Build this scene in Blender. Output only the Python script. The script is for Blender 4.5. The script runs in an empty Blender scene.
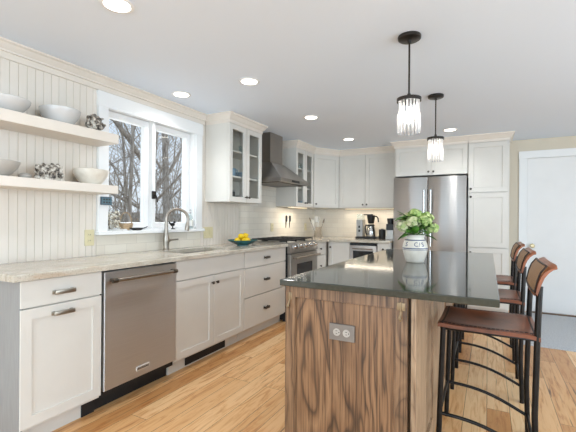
import bpy, bmesh, math, random
from mathutils import Matrix, Vector, noise as mnoise
R = math.radians
PI = math.pi
C = bpy.context.scene.collection
sc = bpy.context.scene
random.seed(7)

# ------------------------------------------------------------------ camera, world, light, exposure
cam_d = bpy.data.cameras.new('camera')
cam = bpy.data.objects.new('camera', cam_d)
C.objects.link(cam)
cam_d.sensor_width = 36.0
cam_d.lens = 374.27 / 576 * 36
cam_d.shift_y = 2.92 / 576
cam_d.clip_start = 0.05
cam_d.clip_end = 200
CAMH = 1.205
YAW, ROLL = 0.491, 0.007
cam.matrix_world = (Matrix.Translation((0, 0, CAMH)) @ Matrix.Rotation(YAW, 4, 'Z')
                    @ Matrix.Rotation(PI / 2, 4, 'X') @ Matrix.Rotation(ROLL, 4, 'Z'))
sc.camera = cam

sc.view_settings.view_transform = 'Standard'
sc.view_settings.look = 'None'
sc.view_settings.gamma = 1.0
sc.view_settings.use_curve_mapping = False
sc.view_settings.exposure = 0.04
sc.cycles.use_denoising = True
sc.cycles.max_bounces = 10
sc.cycles.transparent_max_bounces = 24
sc.cycles.sample_clamp_indirect = 6.0

world = bpy.data.worlds.new('winter_sky')
sc.world = world
world.use_nodes = True
wn, wl = world.node_tree.nodes, world.node_tree.links
wn.clear()
w_out = wn.new('ShaderNodeOutputWorld')
w_bg = wn.new('ShaderNodeBackground')
w_tc = wn.new('ShaderNodeTexCoord')
w_sep = wn.new('ShaderNodeSeparateXYZ')
w_ramp = wn.new('ShaderNodeValToRGB')
w_ramp.color_ramp.elements[0].position = 0.0
w_ramp.color_ramp.elements[0].color = (0.80, 0.86, 0.93, 1)
w_ramp.color_ramp.elements[1].position = 0.6
w_ramp.color_ramp.elements[1].color = (0.50, 0.66, 0.88, 1)
wl.new(w_tc.outputs['Generated'], w_sep.inputs[0])
wl.new(w_sep.outputs['Z'], w_ramp.inputs[0])
wl.new(w_ramp.outputs[0], w_bg.inputs['Color'])
w_bg.inputs['Strength'].default_value = 1.15
wl.new(w_bg.outputs[0], w_out.inputs['Surface'])


def lamp(name, kind, loc, energy, color=(1, 1, 1), rot=(0, 0, 0), parent=None, **kw):
    d = bpy.data.lights.new(name, kind)
    d.energy = energy
    d.color = color
    for k, v in kw.items():
        setattr(d, k, v)
    o = bpy.data.objects.new(name, d)
    C.objects.link(o)
    o.location = loc
    o.rotation_euler = rot
    if parent:
        o.parent = parent
    return o


# fill lamps added out of view, in wall openings behind and beside the kitchen
lamp('fill_lamp_rear', 'AREA', (-0.2, -3.05, 1.25), 145, (0.66, 0.845, 1.0), (R(90), 0, 0),
     shape='RECTANGLE', size=4.4, size_y=2.0)
lamp('fill_lamp_right', 'AREA', (3.10, 1.6, 1.25), 122, (0.68, 0.85, 1.0), (0, R(90), 0),
     shape='RECTANGLE', size=2.0, size_y=4.0)
# daylight entering the kitchen window
lamp('daylight_kitchen_window', 'AREA', (-2.95, 2.41, 1.58), 6, (0.88, 0.94, 1.0), (0, R(-90), 0),
     shape='RECTANGLE', size=0.9, size_y=0.98)
DOWNLIGHT_W = 2.5
DOWNLIGHT_COL = (0.93, 0.955, 0.97)
PENDANT_W = 5.0
UNDERCAB_W = 1.0


# ------------------------------------------------------------------ materials
def lin(r, g, b):
    f = lambda v: (v / 255 / 12.92) if v / 255 <= 0.04045 else ((v / 255 + 0.055) / 1.055) ** 2.4
    return (f(r), f(g), f(b), 1)


def mat(name, col=(200, 200, 200), rough=0.5, metal=0.0, spec=0.5, coat=0.0, emit=None, estr=0.0):
    m = bpy.data.materials.new(name)
    m.use_nodes = True
    p = m.node_tree.nodes['Principled BSDF']
    p.inputs['Base Color'].default_value = lin(*col)
    p.inputs['Roughness'].default_value = rough
    p.inputs['Metallic'].default_value = metal
    p.inputs['Specular IOR Level'].default_value = spec
    p.inputs['Coat Weight'].default_value = coat
    if emit:
        p.inputs['Emission Color'].default_value = lin(*emit)
        p.inputs['Emission Strength'].default_value = estr
    return m


def N(m, t, **kw):
    n = m.node_tree.nodes.new(t)
    for k, v in kw.items():
        setattr(n, k, v)
    return n


def L(m, a, b):
    m.node_tree.links.new(a, b)


def P(m):
    return m.node_tree.nodes['Principled BSDF']


def coords(m, scale=(1, 1, 1), rot=(0, 0, 0)):
    tc = N(m, 'ShaderNodeTexCoord')
    mp = N(m, 'ShaderNodeMapping')
    mp.inputs['Scale'].default_value = scale
    mp.inputs['Rotation'].default_value = rot
    L(m, tc.outputs['Object'], mp.inputs['Vector'])
    return mp.outputs['Vector']


def ramp(m, fac, stops):
    r = N(m, 'ShaderNodeValToRGB')
    el = r.color_ramp.elements
    while len(el) < len(stops):
        el.new(0.5)
    for e, (pos, col) in zip(el, stops):
        e.position = pos
        e.color = lin(*col)
    L(m, fac, r.inputs[0])
    return r.outputs[0]


def noise_tex(m, vec, scale, detail=3, rough=0.5, dist=0.0):
    n = N(m, 'ShaderNodeTexNoise')
    n.inputs['Scale'].default_value = scale
    n.inputs['Detail'].default_value = detail
    n.inputs['Roughness'].default_value = rough
    n.inputs['Distortion'].default_value = dist
    L(m, vec, n.inputs['Vector'])
    return n.outputs[0]


def mixc(m, fac, a, b, mode='MIX'):
    x = N(m, 'ShaderNodeMix', data_type='RGBA', blend_type=mode)
    if hasattr(fac, 'links'):
        L(m, fac, x.inputs['Factor'])
    else:
        x.inputs['Factor'].default_value = fac
    for s, k in ((a, 'A'), (b, 'B')):
        i = [q for q in x.inputs if q.name == k and q.type == 'RGBA'][0]
        if hasattr(s, 'links'):
            L(m, s, i)
        else:
            i.default_value = lin(*s)
    return [q for q in x.outputs if q.type == 'RGBA'][0]


def bump(m, h, strength=0.2, dist=0.01):
    b = N(m, 'ShaderNodeBump')
    b.inputs['Strength'].default_value = strength
    b.inputs['Distance'].default_value = dist
    L(m, h, b.inputs['Height'])
    L(m, b.outputs[0], P(m).inputs['Normal'])


def speckle(m, c0, c1, scale=30, scl=(1, 1, 1), detail=3):
    v = coords(m, scl)
    n = noise_tex(m, v, scale, detail)
    L(m, ramp(m, n, [(0.3, c0), (0.7, c1)]), P(m).inputs['Base Color'])
    return n


M = {}
M['ceiling'] = mat('ceiling_paint', (231, 239, 249), 0.9, spec=0.2)
bump(M['ceiling'], noise_tex(M['ceiling'], coords(M['ceiling']), 140, 2), 0.05, 0.002)
M['wall'] = mat('beige_wall_paint', (216, 205, 186), 0.85, spec=0.2)
bump(M['wall'], noise_tex(M['wall'], coords(M['wall']), 120, 2), 0.05, 0.002)
M['cream'] = mat('cream_trim_paint', (224, 216, 201), 0.45)
speckle(M['cream'], (224, 214, 201), (229, 219, 207), 6)
M['cab'] = mat('off_white_cabinet_paint', (224, 219, 209), 0.38)
speckle(M['cab'], (215, 210, 201), (219, 214, 205), 5)
M['cabin'] = mat('cabinet_interior', (196, 188, 172), 0.6)
speckle(M['cabin'], (206, 200, 186), (214, 208, 196), 8, (1, 1, 0.2))
M['white'] = mat('white_trim_paint', (238, 239, 242), 0.4)
speckle(M['white'], (236, 235, 233), (240, 239, 237), 5)
M['doorw'] = mat('white_door_paint', (233, 234, 237), 0.45)
speckle(M['doorw'], (233, 231, 228), (237, 235, 232), 4)
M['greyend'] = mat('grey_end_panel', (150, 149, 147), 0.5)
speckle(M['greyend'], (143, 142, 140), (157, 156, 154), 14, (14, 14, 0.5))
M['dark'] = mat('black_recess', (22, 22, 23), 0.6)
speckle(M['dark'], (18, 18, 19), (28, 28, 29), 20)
M['blackmetal'] = mat('black_iron', (30, 28, 27), 0.38, 0.6)
speckle(M['blackmetal'], (24, 22, 21), (40, 37, 35), 25)
M['bronze'] = mat('dark_bronze', (62, 58, 54), 0.35, 0.8)
speckle(M['bronze'], (52, 48, 45), (72, 67, 62), 20)
M['pewter'] = mat('pewter_pull', (126, 117, 104), 0.3, 0.9)
speckle(M['pewter'], (150, 141, 128), (178, 169, 155), 25)
M['darkpull'] = mat('dark_pull', (80, 72, 64), 0.35, 0.85)
speckle(M['darkpull'], (66, 60, 54), (96, 86, 76), 25)
M['nickel'] = mat('brushed_nickel', (168, 160, 150), 0.28, 1.0)
speckle(M['nickel'], (146, 137, 126), (162, 153, 142), 30)
M['brass'] = mat('aged_brass', (196, 172, 120), 0.3, 0.9)
speckle(M['brass'], (196, 180, 140), (216, 202, 166), 20)
M['hook_brass'] = mat('dull_brass', (150, 128, 98), 0.5, 0.6)
speckle(M['hook_brass'], (140, 118, 90), (160, 138, 108), 20)
M['chrome'] = mat('polished_steel', (205, 203, 200), 0.16, 1.0)
speckle(M['chrome'], (200, 198, 195), (210, 208, 205), 10)


def steel(name, col, rough, rotz, horiz=True, aniso=0.75, wav=0.0):
    m = mat(name, col, rough, 1.0)
    p = P(m)
    p.inputs['Anisotropic'].default_value = aniso
    p.inputs['Anisotropic Rotation'].default_value = 0.25
    tg = N(m, 'ShaderNodeTangent', direction_type='RADIAL', axis='Z')
    L(m, tg.outputs[0], p.inputs['Tangent'])
    sclv = (2, 2, 220) if horiz else (220, 220, 2)
    v = coords(m, sclv)
    n = noise_tex(m, v, 2.0, 2)
    d = tuple(min(255, c + 4) for c in col)
    c = tuple(max(0, c - 4) for c in col)
    L(m, ramp(m, n, [(0.3, c), (0.7, d)]), p.inputs['Base Color'])
    if wav:
        v2 = coords(m, (1.0, 1.0, 0.06))
        bump(m, noise_tex(m, v2, 13, 2, 0.5, 0.3), wav, 0.02)
    return m


M['steel'] = steel('brushed_stainless_steel', (216, 216, 216), 0.46, 0, aniso=0.9)
M['fridge_steel'] = steel('fridge_stainless_steel', (182, 177, 172), 0.34, 0, aniso=1.0, wav=0.10)
M['hood_steel'] = steel('hood_stainless_steel', (164, 159, 154), 0.40, 0, aniso=0.9)
M['range_steel'] = steel('range_stainless_steel', (168, 164, 159), 0.38, 0, aniso=0.9)
M['sink'] = steel('sink_stainless_steel', (120, 118, 116), 0.35, 0)
M['blackglass'] = mat('black_oven_glass', (16, 16, 18), 0.08)
speckle(M['blackglass'], (14, 14, 16), (19, 19, 21), 6)
M['castiron'] = mat('cast_iron', (38, 36, 35), 0.6, 0.3)
speckle(M['castiron'], (30, 28, 27), (48, 46, 44), 40)
M['plate'] = mat('almond_plastic', (216, 204, 164), 0.4)
speckle(M['plate'], (212, 200, 160), (220, 208, 169), 10)
M['greyplate'] = mat('grey_metal_plate', (128, 120, 112), 0.4, 0.3)
speckle(M['greyplate'], (120, 112, 105), (136, 128, 120), 10)
M['whiteplate'] = mat('white_plastic', (228, 226, 220), 0.4)
speckle(M['whiteplate'], (224, 222, 216), (232, 230, 224), 10)
M['lens'] = mat('lamp_lens', (255, 250, 240), 0.5, emit=(255, 248, 236), estr=7.0)
M['bulb'] = mat('bulb_glow', (255, 250, 240), 0.5, emit=(255, 246, 230), estr=7.0)
M['strip'] = mat('led_strip_glow', (255, 240, 215), 0.5, emit=(255, 226, 180), estr=1.6)
M['ceramic'] = mat('white_ceramic', (208, 206, 203), 0.25)
speckle(M['ceramic'], (204, 202, 198), (212, 210, 208), 8)
M['greyceramic'] = mat('grey_ceramic', (186, 180, 172), 0.3)
speckle(M['greyceramic'], (178, 172, 164), (194, 188, 180), 8)
M['stoneware'] = mat('cream_stoneware', (222, 214, 200), 0.3)
speckle(M['stoneware'], (214, 205, 190), (229, 222, 209), 22)
M['navy'] = mat('navy_glaze', (48, 64, 104), 0.3)
speckle(M['navy'], (42, 56, 96), (58, 74, 116), 20)
M['teal'] = mat('teal_glaze', (38, 92, 96), 0.22)
speckle(M['teal'], (28, 78, 84), (54, 110, 110), 14)
M['lemon'] = mat('lemon_skin', (238, 200, 24), 0.4)
n_ = speckle(M['lemon'], (232, 190, 14), (246, 212, 40), 9)
bump(M['lemon'], noise_tex(M['lemon'], coords(M['lemon']), 160, 2), 0.2, 0.002)
M['leaf'] = mat('hydrangea_leaf', (66, 122, 40), 0.45)
speckle(M['leaf'], (38, 96, 24), (110, 170, 54), 16)
M['petal'] = mat('pale_green_petal', (206, 216, 150), 0.6)
speckle(M['petal'], (128, 168, 66), (216, 222, 156), 30)
M['petal2'] = mat('cream_green_petal', (222, 216, 172), 0.6)
speckle(M['petal2'], (150, 176, 92), (232, 220, 190), 30)
M['stem'] = mat('green_stem', (92, 128, 60), 0.5)
speckle(M['stem'], (80, 116, 50), (106, 142, 72), 20)
M['leather'] = mat('cognac_leather', (142, 78, 44), 0.36)
n_ = speckle(M['leather'], (104, 54, 28), (160, 90, 46), 9, detail=5)
bump(M['leather'], noise_tex(M['leather'], coords(M['leather']), 130, 3), 0.15, 0.002)
M['leatherdark'] = mat('dark_leather_seat', (98, 56, 38), 0.34)
n_ = speckle(M['leatherdark'], (68, 36, 22), (136, 74, 42), 8, detail=5)
bump(M['leatherdark'], noise_tex(M['leatherdark'], coords(M['leatherdark']), 120, 3), 0.15, 0.002)
M['lace'] = mat('dark_leather_lacing', (48, 32, 26), 0.5)
speckle(M['lace'], (38, 24, 18), (60, 42, 34), 60)
M['cane'] = mat('woven_cane', (166, 126, 88), 0.55)
_m = M['cane']
_v = coords(_m)
_w1 = N(_m, 'ShaderNodeTexWave', bands_direction='Y')
_w1.inputs['Scale'].default_value = 60
L(_m, _v, _w1.inputs['Vector'])
_w2 = N(_m, 'ShaderNodeTexWave', bands_direction='Z')
_w2.inputs['Scale'].default_value = 60
L(_m, _v, _w2.inputs['Vector'])
_mx = N(_m, 'ShaderNodeMath', operation='MULTIPLY')
L(_m, _w1.outputs[1], _mx.inputs[0])
L(_m, _w2.outputs[1], _mx.inputs[1])
L(_m, ramp(_m, _mx.outputs[0], [(0.0, (134, 96, 64)), (0.6, (196, 156, 114))]), P(_m).inputs['Base Color'])
M['rug'] = mat('grey_woven_rug', (150, 150, 150), 0.95, spec=0.1)
n_ = speckle(M['rug'], (172, 173, 175), (208, 209, 211), 90, detail=4)
bump(M['rug'], noise_tex(M['rug'], coords(M['rug']), 220, 2), 0.5, 0.004)
M['thresh'] = mat('dark_wood_threshold', (104, 76, 50), 0.5)
speckle(M['thresh'], (90, 64, 42), (118, 88, 60), 20, (0.2, 2, 2))
M['island'] = mat('polished_dark_quartz', (58, 60, 53), 0.07, spec=0.6)
speckle(M['island'], (53, 55, 48), (64, 66, 59), 60)
M['lcd'] = mat('blue_lcd', (86, 116, 128), 0.3)
speckle(M['lcd'], (80, 110, 122), (92, 122, 134), 30)
M['bluegrey'] = mat('blue_grey_plastic', (74, 92, 106), 0.4)
speckle(M['bluegrey'], (68, 86, 100), (80, 98, 112), 30)
M['blackplastic'] = mat('black_plastic', (30, 30, 31), 0.35)
speckle(M['blackplastic'], (26, 26, 27), (36, 36, 37), 20)
M['greyplastic'] = mat('silver_paint', (178, 176, 172), 0.3, 0.7)
speckle(M['greyplastic'], (172, 170, 166), (184, 182, 178), 20)
M['ink'] = mat('dark_ink', (60, 56, 54), 0.5)
speckle(M['ink'], (56, 52, 50), (66, 62, 60), 20)
M['basket'] = mat('woven_basket', (176, 150, 116), 0.7)
speckle(M['basket'], (150, 122, 90), (200, 174, 140), 60, (1, 1, 3))
M['blueglass'] = mat('blue_glaze', (120, 158, 186), 0.25)
speckle(M['blueglass'], (104, 144, 176), (138, 174, 198), 14)

# shells
M['shell'] = mat('oyster_shell', (170, 160, 146), 0.5)
_m = M['shell']
_n = noise_tex(_m, coords(_m), 38, 3, 0.6)
L(_m, ramp(_m, _n, [(0.36, (52, 46, 42)), (0.46, (140, 130, 118)), (0.58, (206, 198, 186)), (0.7, (236, 232, 224))]), P(_m).inputs['Base Color'])
M['shellpale'] = mat('pale_shells', (206, 200, 188), 0.5)
_m = M['shellpale']
_n = noise_tex(_m, coords(_m), 46, 3, 0.6)
L(_m, ramp(_m, _n, [(0.34, (96, 84, 72)), (0.45, (190, 178, 158)), (0.58, (226, 220, 208)), (0.7, (240, 238, 232))]), P(_m).inputs['Base Color'])


def see_through(name, tint, gloss=0.1, extra=None):
    m = bpy.data.materials.new(name)
    m.use_nodes = True
    nt = m.node_tree
    nt.nodes.clear()
    out = nt.nodes.new('ShaderNodeOutputMaterial')
    tr = nt.nodes.new('ShaderNodeBsdfTransparent')
    tr.inputs[0].default_value = tint
    gl = nt.nodes.new('ShaderNodeBsdfGlossy')
    gl.inputs['Roughness'].default_value = 0.03
    fr = nt.nodes.new('ShaderNodeLayerWeight')
    fr.inputs['Blend'].default_value = 0.5
    pw = nt.nodes.new('ShaderNodeMath')
    pw.operation = 'POWER'
    pw.inputs[1].default_value = 4.0
    ma = nt.nodes.new('ShaderNodeMath')
    ma.operation = 'MULTIPLY_ADD'
    ma.inputs[1].default_value = min(0.9, gloss * 2.0)
    ma.inputs[2].default_value = gloss * 0.3
    mx = nt.nodes.new('ShaderNodeMixShader')
    nt.links.new(fr.outputs['Facing'], pw.inputs[0])
    nt.links.new(pw.outputs[0], ma.inputs[0])
    nt.links.new(ma.outputs[0], mx.inputs[0])
    nt.links.new(tr.outputs[0], mx.inputs[1])
    nt.links.new(gl.outputs[0], mx.inputs[2])
    nt.links.new(mx.outputs[0], out.inputs[0])
    return m


M['glass'] = see_through('window_glass', (0.97, 0.98, 0.98, 1), 0.12)
M['cabglass'] = see_through('cabinet_glass', (0.95, 0.955, 0.95, 1), 0.12)
M['clear'] = see_through('clear_glassware', (0.88, 0.93, 0.93, 1), 0.3)
M['crystal'] = see_through('cut_crystal', (0.97, 0.97, 0.98, 1), 0.4)
_m = M['crystal']
_t = N(_m, 'ShaderNodeBsdfTranslucent')
_t.inputs[0].default_value = (0.95, 0.95, 0.95, 1)
_d = N(_m, 'ShaderNodeMixShader')
_o = [q for q in _m.node_tree.nodes if q.type == 'OUTPUT_MATERIAL'][0]
_d.inputs[0].default_value = 0.4
L(_m, _o.inputs[0].links[0].from_socket, _d.inputs[1])
L(_m, _t.outputs[0], _d.inputs[2])
L(_m, _d.outputs[0], _o.inputs[0])
M['amberglass'] = see_through('hood_glass', (0.62, 0.58, 0.54, 1), 0.4)

# wood floor: long honey planks running away from the camera
m = mat('hickory_plank_floor', (200, 150, 100), 0.36)
tc = N(m, 'ShaderNodeTexCoord')
mp = N(m, 'ShaderNodeMapping')
mp.inputs['Rotation'].default_value = (0, 0, R(90))
L(m, tc.outputs['Object'], mp.inputs['Vector'])
br = N(m, 'ShaderNodeTexBrick')
br.offset = 0.37
br.offset_frequency = 3
br.inputs['Color1'].default_value = (0, 0, 0, 1)
br.inputs['Color2'].default_value = (1, 1, 1, 1)
br.inputs['Mortar'].default_value = (0.5, 0.5, 0.5, 1)
br.inputs['Scale'].default_value = 1.0
br.inputs['Mortar Size'].default_value = 0.0014
br.inputs['Mortar Smooth'].default_value = 0.2
br.inputs['Bias'].default_value = 0.0
br.inputs['Brick Width'].default_value = 1.15
br.inputs['Row Height'].default_value = 0.128
L(m, mp.outputs[0], br.inputs['Vector'])
gm = N(m, 'ShaderNodeMapping')
gm.inputs['Scale'].default_value = (9.0, 0.9, 1)
L(m, tc.outputs['Object'], gm.inputs['Vector'])
ga = N(m, 'ShaderNodeVectorMath', operation='SCALE')
ga.inputs['Scale'].default_value = 37.0
L(m, br.outputs['Color'], ga.inputs[0])
gs = N(m, 'ShaderNodeVectorMath', operation='ADD')
L(m, gm.outputs[0], gs.inputs[0])
L(m, ga.outputs[0], gs.inputs[1])
grain = noise_tex(m, gs.outputs[0], 3.2, 6, 0.62, 1.4)
base = ramp(m, br.outputs['Color'], [(0.0, (200, 146, 92)), (0.35, (222, 174, 120)), (0.65, (234, 190, 138)), (1.0, (242, 208, 162))])
gcol = ramp(m, grain, [(0.24, (150, 106, 70)), (0.37, (218, 186, 150)), (0.50, (246, 238, 228)), (0.8, (255, 255, 255))])
c1 = mixc(m, 0.85, base, gcol, 'MULTIPLY')
kv = N(m, 'ShaderNodeMapping')
kv.inputs['Scale'].default_value = (7, 1.6, 1)
L(m, gs.outputs[0], kv.inputs['Vector'])
knot = noise_tex(m, kv.outputs[0], 0.35, 4, 0.65, 2.2)
kf = N(m, 'ShaderNodeMapRange')
kf.inputs['From Min'].default_value = 0.61
kf.inputs['From Max'].default_value = 0.72
L(m, knot, kf.inputs['Value'])
c2 = mixc(m, kf.outputs[0], c1, (104, 68, 42))
c3 = mixc(m, br.outputs['Fac'], c2, (96, 62, 36))
L(m, c3, P(m).inputs['Base Color'])
bump(m, grain, 0.06, 0.004)
M['floor'] = m


def oak(name, dark, mid, light, sc_=1.0):
    m = mat(name, mid, 0.42)
    v = coords(m, (1, 1, 0.16))
    big = noise_tex(m, v, 5.0 * sc_, 3, 0.55, 0.9)
    mul = N(m, 'ShaderNodeMath', operation='MULTIPLY')
    mul.inputs[1].default_value = 15.0
    L(m, big, mul.inputs[0])
    fr = N(m, 'ShaderNodeMath', operation='FRACT')
    L(m, mul.outputs[0], fr.inputs[0])
    rings = ramp(m, fr.outputs[0], [(0.0, dark), (0.12, mid), (0.5, light), (0.80, mid), (1.0, dark)])
    v2 = coords(m, (1, 1, 0.025))
    pores = noise_tex(m, v2, 150, 3, 0.6)
    pc = ramp(m, pores, [(0.36, (120, 104, 92)), (0.52, (255, 255, 255))])
    v3 = coords(m, (1, 1, 0.3))
    tone = ramp(m, noise_tex(m, v3, 4, 3), [(0.3, (206, 198, 192)), (0.7, (255, 250, 244))])
    c = mixc(m, 0.75, rings, pc, 'MULTIPLY')
    c = mixc(m, 0.8, c, tone, 'MULTIPLY')
    L(m, c, P(m).inputs['Base Color'])
    bump(m, pores, 0.12, 0.002)
    return m


M['oak'] = oak('weathered_oak', (84, 62, 44), (140, 105, 75), (160, 124, 91), 0.62)
M['oakside'] = oak('oak_frame', (112, 87, 64), (138, 106, 78), (152, 120, 90), 0.9)
M['oak_lit'] = oak('lit_side_oak', (164, 136, 108), (182, 152, 122), (192, 164, 134), 0.9)  # lighter copy of the oak: light from the right painted into the colour
M['oak_shadow'] = oak('shadow_line_oak', (70, 52, 38), (88, 66, 48), (98, 74, 54), 0.9)  # darkened oak that paints the shadow line of the panel recess

# granite perimeter counter: cream with grey and rusty drifts
m = mat('cream_granite', (206, 196, 180), 0.14)
v = coords(m, (1, 0.45, 1), (0, 0, R(12)))
n1 = noise_tex(m, v, 4.5, 6, 0.6, 1.8)
b1 = ramp(m, n1, [(0.28, (152, 140, 124)), (0.40, (188, 178, 161)), (0.52, (206, 198, 183)), (0.62, (194, 183, 166)), (0.74, (164, 157, 147))])
n2 = noise_tex(m, coords(m), 120, 3, 0.7)
b2 = ramp(m, n2, [(0.32, (176, 164, 150)), (0.5, (255, 255, 255))])
n3 = noise_tex(m, coords(m, (1, 0.3, 1), (0, 0, R(-16))), 3.2, 4, 0.6, 2.5)
vf = N(m, 'ShaderNodeMapRange')
vf.inputs['From Min'].default_value = 0.58
vf.inputs['From Max'].default_value = 0.66
L(m, n3, vf.inputs['Value'])
c = mixc(m, 0.6, b1, b2, 'MULTIPLY')
vh = N(m, 'ShaderNodeMath', operation='MULTIPLY')
vh.inputs[1].default_value = 0.45
L(m, vf.outputs[0], vh.inputs[0])
c = mixc(m, vh.outputs[0], c, (176, 146, 118))
L(m, c, P(m).inputs['Base Color'])
M['granite'] = m


# subway tile (glossy cream) on walls; coordinates: left wall runs along y, back wall along x
def tile(name, along_x):
    m = mat(name, (228, 220, 206), 0.15)
    tc = N(m, 'ShaderNodeTexCoord')
    sp = N(m, 'ShaderNodeSeparateXYZ')
    cb = N(m, 'ShaderNodeCombineXYZ')
    L(m, tc.outputs['Object'], sp.inputs[0])
    L(m, sp.outputs['X' if along_x else 'Y'], cb.inputs['X'])
    L(m, sp.outputs['Z'], cb.inputs['Y'])
    b = N(m, 'ShaderNodeTexBrick')
    b.inputs['Color1'].default_value = lin(230, 223, 209)
    b.inputs['Color2'].default_value = lin(222, 213, 198)
    b.inputs['Mortar'].default_value = lin(208, 200, 187)
    b.inputs['Scale'].default_value = 1
    b.inputs['Mortar Size'].default_value = 0.002
    b.inputs['Mortar Smooth'].default_value = 0.3
    b.inputs['Brick Width'].default_value = 0.2
    b.inputs['Row Height'].default_value = 0.075
    L(m, cb.outputs[0], b.inputs['Vector'])
    L(m, b.outputs['Color'], P(m).inputs['Base Color'])
    iv = N(m, 'ShaderNodeMath', operation='SUBTRACT')
    iv.inputs[0].default_value = 1
    L(m, b.outputs['Fac'], iv.inputs[1])
    bump(m, iv.outputs[0], 0.35, 0.003)
    return m


M['tile_left'] = tile('subway_tile_left', False)
M['tile_back'] = tile('subway_tile_back', True)
M['bark'] = mat('grey_bark', (120, 108, 98), 0.9, spec=0.1)
n_ = speckle(M['bark'], (140, 126, 112), (216, 204, 190), 7, (3, 3, 0.6), 5)
M['forest'] = mat('leaf_litter_ground', (142, 122, 100), 0.95, spec=0.05)
speckle(M['forest'], (110, 92, 74), (176, 156, 132), 3, detail=6)


# ------------------------------------------------------------------ mesh helpers
LEFT = Matrix(((0, 0, 1, 0), (1, 0, 0, 0), (0, 1, 0, 0), (0, 0, 0, 1)))      # (a,b,c) -> x=c, y=a, z=b
BACK = Matrix(((1, 0, 0, 0), (0, 0, -1, 0), (0, 1, 0, 0), (0, 0, 0, 1)))     # (a,b,c) -> x=a, y=-c, z=b
ORG = {}


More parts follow.
